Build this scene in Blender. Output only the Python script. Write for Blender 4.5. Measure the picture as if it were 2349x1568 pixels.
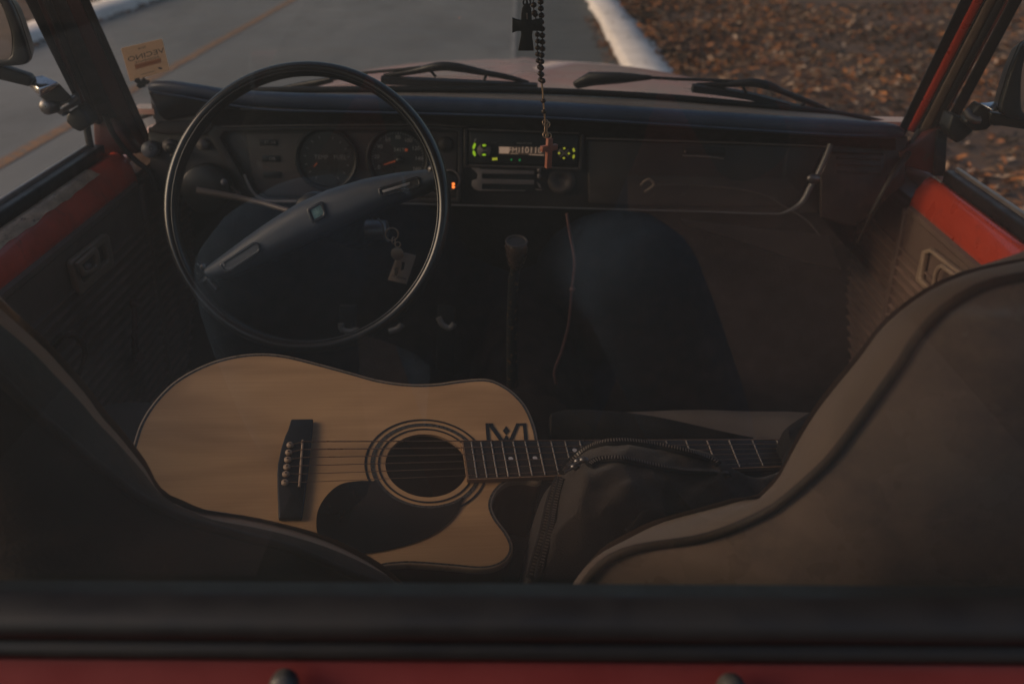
import bpy, bmesh, math, random
import numpy as np
from mathutils import Vector, Matrix, noise
random.seed(7)
V = Vector
for o in list(bpy.data.objects): bpy.data.objects.remove(o)
sc = bpy.context.scene
COL = sc.collection

# ------------------------------------------------------------------ camera
F = 2284.0                      # focal length in units of a 2349 px wide frame (35 mm lens)
CAM = V((0, 0, 1.5))
_a = V((18.5, -1076, F)).normalized()              # world +Y seen in the camera frame (right, down, forward)
_x = V((1, math.tan(math.radians(1.0)), 0)); _x = (_x - _a*_x.dot(_a)).normalized()
_z = _x.cross(_a)
def c2w(v): v = V(v); return V((_x.dot(v), _a.dot(v), _z.dot(v)))
cd = bpy.data.cameras.new('camera'); cam = bpy.data.objects.new('camera', cd); COL.objects.link(cam)
cr, cu, cf = c2w((1,0,0)), c2w((0,-1,0)), c2w((0,0,1))
cam.matrix_world = Matrix(((cr.x,cu.x,-cf.x,CAM.x),(cr.y,cu.y,-cf.y,CAM.y),(cr.z,cu.z,-cf.z,CAM.z),(0,0,0,1)))
cd.sensor_width = 36; cd.lens = 36*F/2349; cd.clip_start = 0.02; cd.clip_end = 400
cd.dof.use_dof = True; cd.dof.focus_distance = 1.17; cd.dof.aperture_fstop = 5.2
sc.camera = cam

# ------------------------------------------------------------------ light
SUN_EL, SUN_AZ = 24, 258        # degrees; azimuth measured clockwise from +Y
w = bpy.data.worlds.new('World'); sc.world = w; w.use_nodes = True
nt = w.node_tree; bg = nt.nodes['Background']
sky = nt.nodes.new('ShaderNodeTexSky'); sky.sky_type = 'NISHITA'; sky.sun_disc = False
sky.sun_elevation = math.radians(SUN_EL); sky.sun_rotation = math.radians(SUN_AZ)
sky.dust_density = 3.0; sky.ozone_density = 0.6; sky.air_density = 1.0
nt.links.new(sky.outputs[0], bg.inputs[0]); bg.inputs[1].default_value = 0.09
sl = bpy.data.lights.new('sun', 'SUN'); sl.energy = 1.35; sl.angle = math.radians(34); sl.color = (1.0, 0.66, 0.44)
so = bpy.data.objects.new('sun', sl); COL.objects.link(so)
az, el = math.radians(SUN_AZ), math.radians(SUN_EL)
sd = V((math.sin(az)*math.cos(el), math.cos(az)*math.cos(el), math.sin(el)))
so.rotation_euler = sd.to_track_quat('Z', 'Y').to_euler(); so.location = sd*20
sc.view_settings.view_transform = 'Standard'; sc.view_settings.look = 'None'; sc.view_settings.gamma = 1
sc.view_settings.exposure = 0.0
sc.render.engine = 'CYCLES'
sc.cycles.max_bounces = 10; sc.cycles.transparent_max_bounces = 16; sc.cycles.sample_clamp_indirect = 4

# ------------------------------------------------------------------ geometry on real planes
def ray(px, py): return c2w(((px-1174.5)/F, (py-784)/F, 1))
def hY(px, py, Y): r = ray(px, py); return CAM + r*((Y-CAM.y)/r.y)
def hX(px, py, X): r = ray(px, py); return CAM + r*((X-CAM.x)/r.x)
def hZ(px, py, Z): r = ray(px, py); return CAM + r*((Z-CAM.z)/r.z)
def hP(px, py, P, n): r = ray(px, py); n = V(n); return CAM + r*((V(P)-CAM).dot(n)/r.dot(n))

# ------------------------------------------------------------------ materials
def M(name, col, rough=0.5, metal=0.0, namt=0.18, nscale=6, bump=0.0, bscale=120, col2=None, stretch=None, coat=0.0, spec=0.5,
      c2amt=(0.45, 0.6), emit=None, estr=0, rvar=0.12, sheen=0):
    m = bpy.data.materials.new(name); m.use_nodes = True
    n = m.node_tree.nodes; l = m.node_tree.links; b = n['Principled BSDF']
    tc = n.new('ShaderNodeTexCoord'); mp = n.new('ShaderNodeMapping'); l.new(tc.outputs['Object'], mp.inputs[0])
    if stretch: mp.inputs['Scale'].default_value = stretch
    nz = n.new('ShaderNodeTexNoise'); nz.inputs['Scale'].default_value = nscale; nz.inputs['Detail'].default_value = 6
    nz.inputs['Roughness'].default_value = 0.62
    l.new(mp.outputs[0], nz.inputs['Vector'])
    rp = n.new('ShaderNodeValToRGB'); l.new(nz.outputs[0], rp.inputs[0])
    c = V(col)
    rp.color_ramp.elements[0].position = 0.3; rp.color_ramp.elements[1].position = 0.7
    rp.color_ramp.elements[0].color = (*(c*(1-namt)), 1); rp.color_ramp.elements[1].color = (*(c*(1+namt)), 1)
    out = rp.outputs[0]
    if col2:
        n2 = n.new('ShaderNodeTexNoise'); n2.inputs['Scale'].default_value = nscale*2.3; n2.inputs['Detail'].default_value = 8
        n2.inputs['Roughness'].default_value = 0.7; l.new(mp.outputs[0], n2.inputs['Vector'])
        mr = n.new('ShaderNodeMapRange'); mr.inputs[1].default_value = c2amt[0]; mr.inputs[2].default_value = c2amt[1]
        l.new(n2.outputs[0], mr.inputs[0])
        mx = n.new('ShaderNodeMixRGB'); l.new(mr.outputs[0], mx.inputs[0]); l.new(out, mx.inputs[1]); mx.inputs[2].default_value = (*col2, 1)
        out = mx.outputs[0]
    l.new(out, b.inputs['Base Color'])
    b.inputs['Metallic'].default_value = metal; b.inputs['Coat Weight'].default_value = coat
    b.inputs['Specular IOR Level'].default_value = spec; b.inputs['Sheen Weight'].default_value = sheen
    n3 = n.new('ShaderNodeTexNoise'); n3.inputs['Scale'].default_value = nscale*4; n3.inputs['Detail'].default_value = 5
    l.new(tc.outputs['Object'], n3.inputs['Vector'])
    rr = n.new('ShaderNodeMapRange'); rr.inputs[1].default_value = .3; rr.inputs[2].default_value = .7
    rr.inputs[3].default_value = max(0.02, rough-rvar); rr.inputs[4].default_value = min(1, rough+rvar)
    l.new(n3.outputs[0], rr.inputs[0]); l.new(rr.outputs[0], b.inputs['Roughness'])
    if bump:
        nb = n.new('ShaderNodeTexNoise'); nb.inputs['Scale'].default_value = bscale; nb.inputs['Detail'].default_value = 4
        l.new(mp.outputs[0], nb.inputs['Vector'])
        bp = n.new('ShaderNodeBump'); bp.inputs['Strength'].default_value = bump; bp.inputs['Distance'].default_value = 0.002
        l.new(nb.outputs[0], bp.inputs['Height']); l.new(bp.outputs[0], b.inputs['Normal'])
    if emit:
        b.inputs['Emission Color'].default_value = (*emit, 1); b.inputs['Emission Strength'].default_value = estr
    return m

def glass(name, dust_veil, dcol, fres=1.45, dscale=5):
    m = bpy.data.materials.new(name); m.use_nodes = True
    n = m.node_tree.nodes; l = m.node_tree.links; n.clear()
    out = n.new('ShaderNodeOutputMaterial'); tr = n.new('ShaderNodeBsdfTransparent'); gl = n.new('ShaderNodeBsdfGlossy')
    gl.inputs['Roughness'].default_value = 0.0; tr.inputs[0].default_value = (0.93, 0.95, 0.94, 1)
    fr = n.new('ShaderNodeFresnel'); fr.inputs[0].default_value = fres
    m1 = n.new('ShaderNodeMixShader'); l.new(fr.outputs[0], m1.inputs[0]); l.new(tr.outputs[0], m1.inputs[1]); l.new(gl.outputs[0], m1.inputs[2])
    df = n.new('ShaderNodeBsdfDiffuse'); df.inputs[0].default_value = (*dcol, 1)
    tc = n.new('ShaderNodeTexCoord'); nz = n.new('ShaderNodeTexNoise'); nz.inputs['Scale'].default_value = dscale; nz.inputs['Detail'].default_value = 8
    l.new(tc.outputs['Object'], nz.inputs['Vector'])
    mr = n.new('ShaderNodeMapRange'); mr.inputs[1].default_value = .35; mr.inputs[2].default_value = .7
    mr.inputs[3].default_value = dust_veil*0.8; mr.inputs[4].default_value = dust_veil*1.25; l.new(nz.outputs[0], mr.inputs[0])
    m2 = n.new('ShaderNodeMixShader'); l.new(mr.outputs[0], m2.inputs[0]); l.new(m1.outputs[0], m2.inputs[1]); l.new(df.outputs[0], m2.inputs[2])
    l.new(m2.outputs[0], out.inputs[0])
    return m

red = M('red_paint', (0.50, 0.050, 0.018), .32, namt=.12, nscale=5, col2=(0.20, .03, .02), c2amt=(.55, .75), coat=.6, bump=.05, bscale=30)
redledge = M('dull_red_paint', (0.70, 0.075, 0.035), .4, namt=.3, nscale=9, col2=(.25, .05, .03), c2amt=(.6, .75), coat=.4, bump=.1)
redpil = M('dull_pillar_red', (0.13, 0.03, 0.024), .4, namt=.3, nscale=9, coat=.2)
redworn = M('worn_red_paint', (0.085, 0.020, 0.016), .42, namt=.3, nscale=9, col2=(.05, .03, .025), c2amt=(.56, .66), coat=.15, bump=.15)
redback = M('dusty_red_paint', (0.24, 0.042, 0.042), .5, namt=.25, nscale=5, col2=(.3, .09, .08), c2amt=(.58, .8), coat=.1)
redhood = M('sun_faded_red_paint', (0.74, 0.35, 0.29), .33, namt=.2, nscale=2.2, col2=(.52, .38, .31), c2amt=(.42, .68), coat=.6, stretch=(1, .5, 1))
maroon = M('maroon_brown_paint', (0.028, 0.018, 0.016), .5, namt=.3, nscale=8, col2=(.05, .03, .025), bump=.1)
bare = M('worn_bare_metal_edge', (0.52, 0.35, 0.23), .45, .3, namt=.35, nscale=45, col2=(.10, .06, .045), c2amt=(.55, .7), bump=.3, stretch=(1, .4, 1))
rub = M('black_rubber', (0.010, 0.010, 0.011), .5, namt=.2, bump=.1, spec=.4)
rubgl = M('black_weather_rubber', (0.019, 0.019, 0.020), .5, namt=.2, spec=.5)
plas = M('dark_brown_plastic', (0.026, 0.019, 0.017), .5, namt=.45, nscale=14, col2=(.05,.04,.036), c2amt=(.6,.72), bump=.15, bscale=500)
plas2 = M('brown_grey_plastic', (0.060, 0.046, 0.042), .6, namt=.25, nscale=9, bump=.15, bscale=600)
blk = M('black_plastic', (0.014, 0.014, 0.014), .4, namt=.2, spec=.4)
vinb = M('blue_black_vinyl', (0.026, 0.042, 0.080), .42, namt=.25, nscale=12, bump=.35, bscale=450)
vint = M('dusty_dash_top', (0.17, 0.145, 0.125), .6, namt=.2, nscale=10, bump=.2, bscale=300)
wheelm = M('steering_wheel_plastic', (0.009, 0.010, 0.012), .24, namt=.1, nscale=15, spec=.6, rvar=.02)
spokem = M('spoke_vinyl', (0.026, 0.036, 0.055), .45, namt=.15, nscale=10, bump=.25, bscale=900)
trim = M('brown_door_vinyl', (0.150, 0.100, 0.076), .5, namt=.12, nscale=4, col2=(.10, .055, .045), c2amt=(.5, .8), bump=.15, bscale=500)
tanp = M('tan_plastic', (0.30, 0.215, 0.15), .42, namt=.2, nscale=15, bump=.05)
ribm = M('rib_highlight', (0.22, 0.145, 0.11), .55, namt=.4, nscale=14)  # highlights along the pressed ribs, put into a paler colour
seald = M('brown_door_seal', (0.016, 0.012, 0.010), .6, namt=.3, nscale=20, bump=.2)
tanw = M('tan_weatherstrip', (0.12, 0.088, 0.066), .6, namt=.25, nscale=20, bump=.2)
carpet = M('dark_carpet', (0.026, 0.018, 0.017), .95, namt=.5, nscale=25, bump=.8, bscale=300, spec=.1)
vinylL = M('brown_seat_vinyl_shaded', (0.050, 0.036, 0.027), .62, namt=.3, nscale=5, bump=.5, bscale=220, col2=(.07, .042, .03), spec=.25)  # shaded copy of the seat vinyl, shade kept in the colour
vinylR = M('brown_seat_vinyl_lit', (0.32, 0.235, 0.185), .28, namt=.35, nscale=3.5, bump=.10, bscale=520, col2=(.20, .155, .135), c2amt=(.42, .62), rvar=.12, coat=.35)  # lit copy of the seat vinyl, light from behind-left put into the colour
fabr = M('tan_seat_fabric', (0.19, 0.135, 0.10), .85, namt=.15, nscale=12, bump=.5, bscale=700, spec=.2, sheen=.2)
fabl = M('rim_lit_seat_fabric', (0.40, 0.25, 0.155), .85, namt=.15, nscale=12, bump=.5, bscale=700, spec=.2, sheen=.2)  # warm rim light on the driver's seat edge, painted as lighter fabric
cush = M('grey_seat_fabric', (0.11, 0.09, 0.078), .9, namt=.15, nscale=14, bump=.5, bscale=600, spec=.2)
chrome = M('chrome', (0.62, 0.62, 0.64), .22, 1.0, namt=.1, nscale=12, col2=(.3, .27, .25), c2amt=(.6, .8))
boltm = M('grimy_grey_bolt', (.07,.07,.068), .45, namt=.4, nscale=60)
steel = M('dull_steel', (0.20, 0.19, 0.19), .4, .9, namt=.2)
alum = M('worn_aluminium_trim', (0.34, 0.29, 0.26), .4, .7, namt=.2, nscale=30)
mirm = M('mirror_silver', (0.8, 0.8, 0.8), .03, 1.0, namt=.01, rvar=.01)
canvas = M('black_nylon_canvas', (0.040, 0.030, 0.024), .85, namt=.3, nscale=8, bump=.7, bscale=520, spec=.2, sheen=.15)
canvd = M('black_nylon_webbing', (0.014, 0.012, 0.012), .8, namt=.25, nscale=20, bump=.6, bscale=900, spec=.15, sheen=.0)
zipm = M('dark_zip_teeth', (0.12, 0.095, 0.078), .35, .0, namt=.2)
ebony = M('ebony_wood', (0.017, 0.016, 0.016), .42, namt=.3, nscale=30, stretch=(.2, 2, 2), bump=.1)
rosew = M('rosewood_fingerboard', (0.025, 0.018, 0.016), .5, namt=.4, nscale=35, stretch=(.15, 2, 2), bump=.15)
bone = M('cream_bone', (0.42, 0.30, 0.21), .4, namt=.1)
bind = M('cream_binding', (0.40, 0.30, 0.21), .35, namt=.15, nscale=30)
abal = M('abalone_inlay', (0.05, 0.05, 0.045), .3, namt=.5, nscale=120, col2=(.25, .17, .11), c2amt=(.58, .66))
strg = M('bronze_string', (0.36, 0.24, 0.17), .35, .9, namt=.1)
fretm = M('nickel_fret', (0.55, 0.45, 0.36), .3, .8, namt=.1)
pearl = M('pearl_dot', (0.55, 0.55, 0.6), .25, namt=.1)
mahog = M('reddish_mahogany', (0.16, 0.07, 0.04), .4, namt=.3, nscale=10, stretch=(.2, 2, 2), coat=.4)
pickm = M('glossy_black_pickguard', (0.015, 0.016, 0.017), .12, namt=.2, rvar=.04)
neckw = M('neck_side_wood', (0.28, 0.17, 0.10), .45, namt=.2, nscale=20, stretch=(.2, 2, 2))
beadm = M('dark_wooden_bead', (0.045, 0.026, 0.018), .3, namt=.4, nscale=80)
woodc = M('reddish_cross_wood', (0.36, 0.13, 0.085), .5, namt=.25, nscale=60, stretch=(2, 2, .3))
brassm = M('brass_wire', (0.5, 0.34, 0.22), .35, .9, namt=.1)
paper = M('tan_sticker_paper', (0.75, 0.55, 0.38), .8, namt=.12, nscale=60)
inkm = M('blue_grey_ink', (0.09, 0.12, 0.15), .8, namt=.1)
pinkp = M('pink_sticker_panel', (0.50, 0.31, 0.22), .8, namt=.1)
tagm = M('tan_key_tag', (0.27, 0.21, 0.17), .6, namt=.15, nscale=40)
keym = M('worn_brass_key', (0.36, 0.29, 0.22), .35, .8, namt=.2)
lgrey = M('light_grey_plastic', (0.16, 0.135, 0.125), .5, namt=.2, nscale=40)
knobg = M('grey_knob', (0.13, 0.135, 0.155), .45, namt=.2, nscale=30)
white = M('pale_marking', (0.34, 0.32, 0.30), .6)
dimw = M('dim_marking', (0.24, 0.225, 0.21), .6)
orang = M('orange_needle', (0.45, 0.10, 0.035), .5, emit=(1, .16, .04), estr=.10)
grn = M('green_backlight', (0.1, 0.3, 0.02), .5, emit=(.5, .8, .02), estr=.55)
yel = M('yellow_backlight', (0.3, 0.3, 0.02), .5, emit=(.7, .7, .05), estr=.45)
grn2 = M('green_lamp', (0.02, 0.2, 0.06), .5, emit=(.02, .5, .12), estr=.25)
lcd = M('amber_display', (0.2, 0.13, 0.09), .5, emit=(.85, .55, .38), estr=.30)
lcdd = M('amber_display_ground', (0.03, 0.022, 0.018), .4, emit=(.5, .3, .2), estr=.05)
glow = M('orange_glow', (0.5, 0.1, 0.02), .5, emit=(1, .22, .04), estr=2)
teal = M('teal_emblem', (0.07, 0.16, 0.19), .35, namt=.3, nscale=90)
teal2 = M('pale_teal_marking', (0.16, 0.30, 0.33), .4)
pinkc = M('pink_cable', (0.13, 0.06, 0.055), .5)
shaftm = M('patterned_lever_sleeve', (0.018, 0.018, 0.015), .6, namt=.2, nscale=60, col2=(.20, .10, .03), c2amt=(.57, .62))
knobw = M('brown_wood_knob', (0.075, 0.048, 0.038), .25, namt=.3, nscale=40, coat=.5)
gl_back = glass('veiled_rear_glass', 0.064, (.42, .47, .47), 1.7)  # even diffuse haze mixed into the pane to lift the blacks
gl_front = glass('windscreen_glass', 0.03, (.5, .45, .40), 1.3)

# ------------------------------------------------------------------ mesh builder
class MB:
    def __init__(s): s.v = []; s.f = []; s.mi = []; s.sm = []
    def add(s, vs, fs, smooth=False, mi=0):
        o = len(s.v); s.v += [tuple(p) for p in vs]
        for f in fs: s.f.append(tuple(i+o for i in f)); s.sm.append(smooth); s.mi.append(mi)
        return s
    def box(s, a, b, smooth=False, mi=0):
        (x0,y0,z0),(x1,y1,z1) = a, b
        return s.hexa([(x0,y0,z0),(x1,y0,z0),(x1,y1,z0),(x0,y1,z0)], [(x0,y0,z1),(x1,y0,z1),(x1,y1,z1),(x0,y1,z1)], smooth, mi)
    def hexa(s, lo, hi, smooth=False, mi=0): return s.prism(lo, hi, smooth, mi)
    def prism(s, lo, hi, smooth=False, mi=0):
        n = len(lo); fs = [tuple(range(n))[::-1], tuple(range(n, 2*n))]
        fs += [(i, (i+1) % n, n+(i+1) % n, n+i) for i in range(n)]
        return s.add(list(lo)+list(hi), fs, smooth, mi)
    def plate(s, pts, off, smooth=False, mi=0):
        off = V(off); return s.prism([V(p) for p in pts], [V(p)+off for p in pts], smooth, mi)
    def frame(s, outer, inner, off, mi=0):
        n = len(outer); off = V(off); A = [V(p) for p in outer]; B = [V(p) for p in inner]
        vs = A+B+[p+off for p in A]+[p+off for p in B]; fs = []
        for i in range(n):
            j = (i+1) % n
            fs += [(i,j,n+j,n+i), (2*n+i,3*n+i,3*n+j,2*n+j), (i,2*n+i,2*n+j,j), (n+i,n+j,3*n+j,3*n+i)]
        return s.add(vs, fs, False, mi)
    def grid(s, rows, smooth=True, closed=False, mi=0, flip=False):
        nr, nc = len(rows), len(rows[0]); vs = [p for r in rows for p in r]; fs = []
        for i in range(nr-1):
            for j in range(nc if closed else nc-1):
                k = (j+1) % nc
                q = (i*nc+j, i*nc+k, (i+1)*nc+k, (i+1)*nc+j)
                fs.append(q[::-1] if flip else q)
        return s.add(vs, fs, smooth, mi)
    def tube(s, pts, r, n=8, smooth=True, mi=0, flat=None, cap=True, closed=False):
        pts = [V(p) for p in pts]; m = len(pts); rows = []
        if not hasattr(r, '__len__'): r = [r]*m
        up = None
        for i, p in enumerate(pts):
            if closed: t = pts[(i+1) % m]-pts[i-1]
            else: t = pts[min(i+1, m-1)]-pts[max(i-1, 0)]
            t.normalize()
            if up is None:
                up = V((0,0,1)) if abs(t.z) < .9 else V((1,0,0))
                if flat is not None: up = V(flat[0])
            elif flat is not None: up = V(flat[0])
            a = t.cross(up)
            if a.length < 1e-6: a = t.orthogonal()
            a.normalize(); b = a.cross(t).normalized(); up = b
            k = flat[1] if flat is not None else 1
            rows.append([p+(a*math.cos(2*math.pi*j/n)+b*k*math.sin(2*math.pi*j/n))*r[i] for j in range(n)])
        if closed: rows.append(rows[0])
        s.grid(rows, smooth, True, mi)
        if cap and not closed:
            s.add(rows[0], [tuple(range(n))], False, mi); s.add(rows[-1], [tuple(range(n))[::-1]], False, mi)
        return s
    def lathe(s, c, ax, prof, n=28, smooth=True, mi=0):
        c = V(c); ax = V(ax).normalized(); a = ax.orthogonal().normalized(); b = ax.cross(a)
        rows = [[c+ax*h+(a*math.cos(2*math.pi*j/n)+b*math.sin(2*math.pi*j/n))*r for j in range(n)] for r, h in prof]
        return s.grid(rows, smooth, True, mi)
    def torus(s, c, ax, R, r, r2=None, n=64, m=12, mi=0):
        c = V(c); ax = V(ax).normalized(); a = ax.orthogonal().normalized(); b = ax.cross(a); r2 = r2 or r; rows = []
        for i in range(n+1):
            t = 2*math.pi*i/n; d = a*math.cos(t)+b*math.sin(t)
            rows.append([c+d*(R+r*math.cos(2*math.pi*j/m))+ax*r2*math.sin(2*math.pi*j/m) for j in range(m)])
        return s.grid(rows, True, True, mi)
    def ball(s, c, r, n=10, mi=0):
        c = V(c); rr = r if hasattr(r, '__len__') else (r, r, r)
        rows = [[c+V((rr[0]*math.sin(math.pi*i/n)*math.cos(2*math.pi*j/(n*2)), rr[1]*math.sin(math.pi*i/n)*math.sin(2*math.pi*j/(n*2)), rr[2]*math.cos(math.pi*i/n))) for j in range(n*2)] for i in range(n+1)]
        return s.grid(rows, True, True, mi)
    def text(s, txt, O, ex, ey, size, off=(0,0,0), mi=0, center=True):
        cu = bpy.data.curves.new('t', 'FONT'); cu.body = txt; cu.size = 1; cu.resolution_u = 2
        if center: cu.align_x = 'CENTER'; cu.align_y = 'CENTER'
        ob = bpy.data.objects.new('t', cu); COL.objects.link(ob)
        dg = bpy.context.evaluated_depsgraph_get(); dg.update()
        me = bpy.data.meshes.new_from_object(ob.evaluated_get(dg))
        O = V(O)+V(off); ex = V(ex); ey = V(ey)
        s.add([O+ex*size*v.co.x+ey*size*v.co.y for v in me.vertices], [tuple(p.vertices) for p in me.polygons], False, mi)
        bpy.data.meshes.remove(me); bpy.data.objects.remove(ob); bpy.data.curves.remove(cu)
        return s
    def build(s, name, mats, parent=None, bevel=0, seg=2, sub=0, weld=False, solid=0):
        me = bpy.data.meshes.new(name); me.from_pydata(s.v, [], s.f)
        for m in (mats if isinstance(mats, (list, tuple)) else [mats]): me.materials.append(m)
        me.polygons.foreach_set('use_smooth', s.sm); me.polygons.foreach_set('material_index', s.mi)
        me.update()
        bm = bmesh.new(); bm.from_mesh(me)
        if weld: bmesh.ops.remove_doubles(bm, verts=bm.verts, dist=1e-5)
        bmesh.ops.recalc_face_normals(bm, faces=bm.faces); bm.to_mesh(me); bm.free()
        o = bpy.data.objects.new(name, me); COL.objects.link(o)
        if parent:
            o.parent = parent
            o.matrix_parent_inverse = Matrix.Translation(-ORG.get(parent.name, V((0,0,0))))
        if solid:
            so_ = o.modifiers.new('solid', 'SOLIDIFY'); so_.thickness = solid
        if bevel:
            b = o.modifiers.new('bevel', 'BEVEL'); b.width = bevel; b.segments = seg; b.limit_method = 'ANGLE'; b.angle_limit = .6
            b.harden_normals = False
            for p in me.polygons: p.use_smooth = True
        if sub: q = o.modifiers.new('sub', 'SUBSURF'); q.levels = sub; q.render_levels = sub
        return o
ORG = {}
def thing(name, label, cat, loc=(0,0,0), group=None):
    o = bpy.data.objects.new(name, None); COL.objects.link(o); o.location = loc; o.empty_display_size = .1
    ORG[o.name] = V(loc); o['label'] = label; o['category'] = cat
    if group: o['group'] = group
    return o
def struct(o, kind='structure', label=None):
    o['kind'] = kind
    if label: o['label'] = label
    return o
def lab(o, t): o['label'] = t; return o
def resample(pts, n):
    P = [V(p) for p in pts]; d = [0]
    for i in range(1, len(P)): d.append(d[-1]+(P[i]-P[i-1]).length)
    out = []; j = 0
    for k in range(n):
        t = d[-1]*k/(n-1)
        while j < len(P)-2 and d[j+1] < t: j += 1
        f = 0 if d[j+1] == d[j] else (t-d[j])/(d[j+1]-d[j]); out.append(P[j].lerp(P[j+1], min(max(f, 0), 1)))
    return out
def smoothc(pts, n=8, closed=False):      # Catmull-Rom through the points
    P = [V(p) for p in pts]; m = len(P); out = []
    rng = range(m) if closed else range(m-1)
    for i in rng:
        if closed: a, b, c, d = P[i-1], P[i], P[(i+1) % m], P[(i+2) % m]
        else: a, b, c, d = P[max(i-1, 0)], P[i], P[i+1], P[min(i+2, m-1)]
        for k in range(n):
            t = k/n
            out.append(.5*((2*b)+(c-a)*t+(2*a-5*b+4*c-d)*t*t+(3*b-a-3*c+d)*t**3))
    if not closed: out.append(P[-1])
    return out

# ================================================================== GROUND
road_m = M('asphalt', (0.20, 0.195, 0.185), .8, namt=.26, nscale=.6, bump=.5, bscale=60, col2=(.135, .13, .12), c2amt=(.5, .75), stretch=(1, .35, 1))
patch_m = M('darker_asphalt', (0.105, 0.105, 0.10), .85, namt=.15, nscale=1.5, bump=.5, bscale=60)
soil_m = M('leaf_mould_soil', (0.11, 0.065, 0.042), .95, namt=.45, nscale=3, bump=1, bscale=25, col2=(.13, .065, .03), c2amt=(.5, .62))
kerb_m = M('white_kerb_paint', (0.82, 0.74, 0.70), .8, namt=.15, nscale=4, bump=.5, bscale=30, col2=(.24, .17, .12), c2amt=(.6, .72))
yline_m = M('worn_orange_line', (0.32, 0.16, 0.07), .8, namt=.25, nscale=8, col2=(.18, .15, .125), c2amt=(.48, .6), bump=.3)
def Z0(px, py, z=0): return hZ(px, py, z)
g = MB().grid([[V((x, y, -0.02)) for x in (-120, -40, -10, 0, 10, 40, 120)] for y in (-60, -10, 0, 10, 40, 100, 250)], False)
struct(g.build('ground', soil_m))
rl = Z0(69*.9176, 118*.9176).x; rr_ = Z0(1569*.9176, 164*.9176).x
r = MB().grid([[V((x, y, 0)) for x in (rl-.05, -3, rr_+.1)] for y in (-60, 0, 20, 250)], False)
struct(r.build('road', road_m))
r = MB().grid([[V((x, y, 0.004)) for x in (-0.02, rr_+.1)] for y in (-60, 0, 20, 250)], False)
struct(r.build('asphalt_strip', patch_m))
ya = hZ(0, 375, 0.004).x
r = MB(); rows = []
for i in range(300):
    y = -5+i*.2; j = .012*noise.noise(V((0, y*2.3, 3)))
    rows.append([V((ya-.045+j, y, .004)), V((ya+.045+j*.7, y, .004))])
r.grid(rows, False); struct(r.build('road_line', yline_m))
def kerb(name, x0, x1, seed, h=.10):
    m = MB(); rows = []
    for i in range(420):
        y = -8+i*.12; a = .03*noise.noise(V((seed, y*1.7, 0)))+.045*noise.noise(V((seed, y*6, 0))); b = .04*noise.noise(V((seed+9, y*1.9, 0)))+.055*noise.noise(V((seed+3, y*7, 0)))
        d = .012*noise.noise(V((seed+5, y*4, 0)))
        s_ = 1 if x1 > x0 else -1
        rows.append([V((x0+a, y, -.02)), V((x0+a+s_*.02, y, h-.02+d)), V((x0+a+s_*.04, y, h+d)), V(((x0+x1)/2, y, h+d+.004)), V((x1+b, y, h+d)), V((x1+b+s_*.02, y, -.02))])
    m.grid(rows, True); return struct(m.build(name, kerb_m))
k0 = hZ(1478*.9176, 0, .1).x*.5+hZ(1569*.9176, 164*.9176, .1).x*.5; k1 = hZ(1552*.9176, 0, .1).x*.5+hZ(1687*.9176, 185*.9176, .1).x*.5
struct(MB().grid([[V((x, y, 0.008)) for x in (-.055, -.015)] for y in (-20, 0, 20, 150)], False).build('road_seam', M('pale_road_seam', (.27,.26,.25), .85, namt=.3, nscale=3)))
kerb('kerb', k0, k1, 1)
l0 = hZ(69*.9176, 118*.9176, 0).x; l1 = hZ(49*.9176, 62*.9176, .1).x
kerb('kerb', l0, l1, 20)
v = MB(); rows = []
for i in range(90):
    y = -10+i*.7
    rows.append([V((k1-.05+x, y, .07+.05*noise.noise(V((x*.8, y*.8, 4)))+.02*x*.3)) for x in (0, .3, .6, 1, 1.5, 2, 2.6, 3.3, 4.2, 5.5, 7, 10, 15, 25, 60)])
v.grid(rows, True); struct(v.build('verge', soil_m))
v = MB(); v.grid([[V((l1+.05-x, y, .07)) for x in (0, 1, 3, 10, 60)] for y in (-10, 0, 5, 20, 60)], False); struct(v.build('verge', soil_m))
# fallen leaves, uncountable
lm = [M('leaf_rust', (.30, .12, .045), .7, namt=.3, nscale=3), M('leaf_brown', (.17, .10, .06), .75, namt=.3, nscale=3), M('leaf_pale', (.44, .31, .22), .7, namt=.2, nscale=3),
      M('leaf_tan', (.29, .185, .115), .7, namt=.2, nscale=3), M('leaf_dark', (.05, .038, .03), .8, namt=.3, nscale=3), M('leaf_orange', (.38, .145, .04), .7, namt=.3, nscale=3)]
lv = MB()
def leaf(x, y, z, s, mi):
    a = random.uniform(0, 6.283); ca, sa = math.cos(a), math.sin(a); cu = random.uniform(.15, .7); tl = random.uniform(-.5, .5); tw = random.uniform(-.5, .5)
    wd = random.uniform(.28, .5); P = []
    for (u_, v_) in ((-1,0),(-.4,1),(.3,.9),(1,0),(.3,-.9),(-.4,-1),(-.35,0),(.3,0)):
        lx, ly = u_*s, v_*wd*s; lz = cu*s*abs(v_)*.5+tl*lx+tw*ly+.15*s*u_*u_+.35*s
        P.append((x+lx*ca-ly*sa, y+lx*sa+ly*ca, z+lz))
    lv.add(P, [(0,6,1),(1,6,7,2),(2,7,3),(3,7,4),(4,7,6,5),(5,6,0)], False, mi)
random.seed(3)
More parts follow.
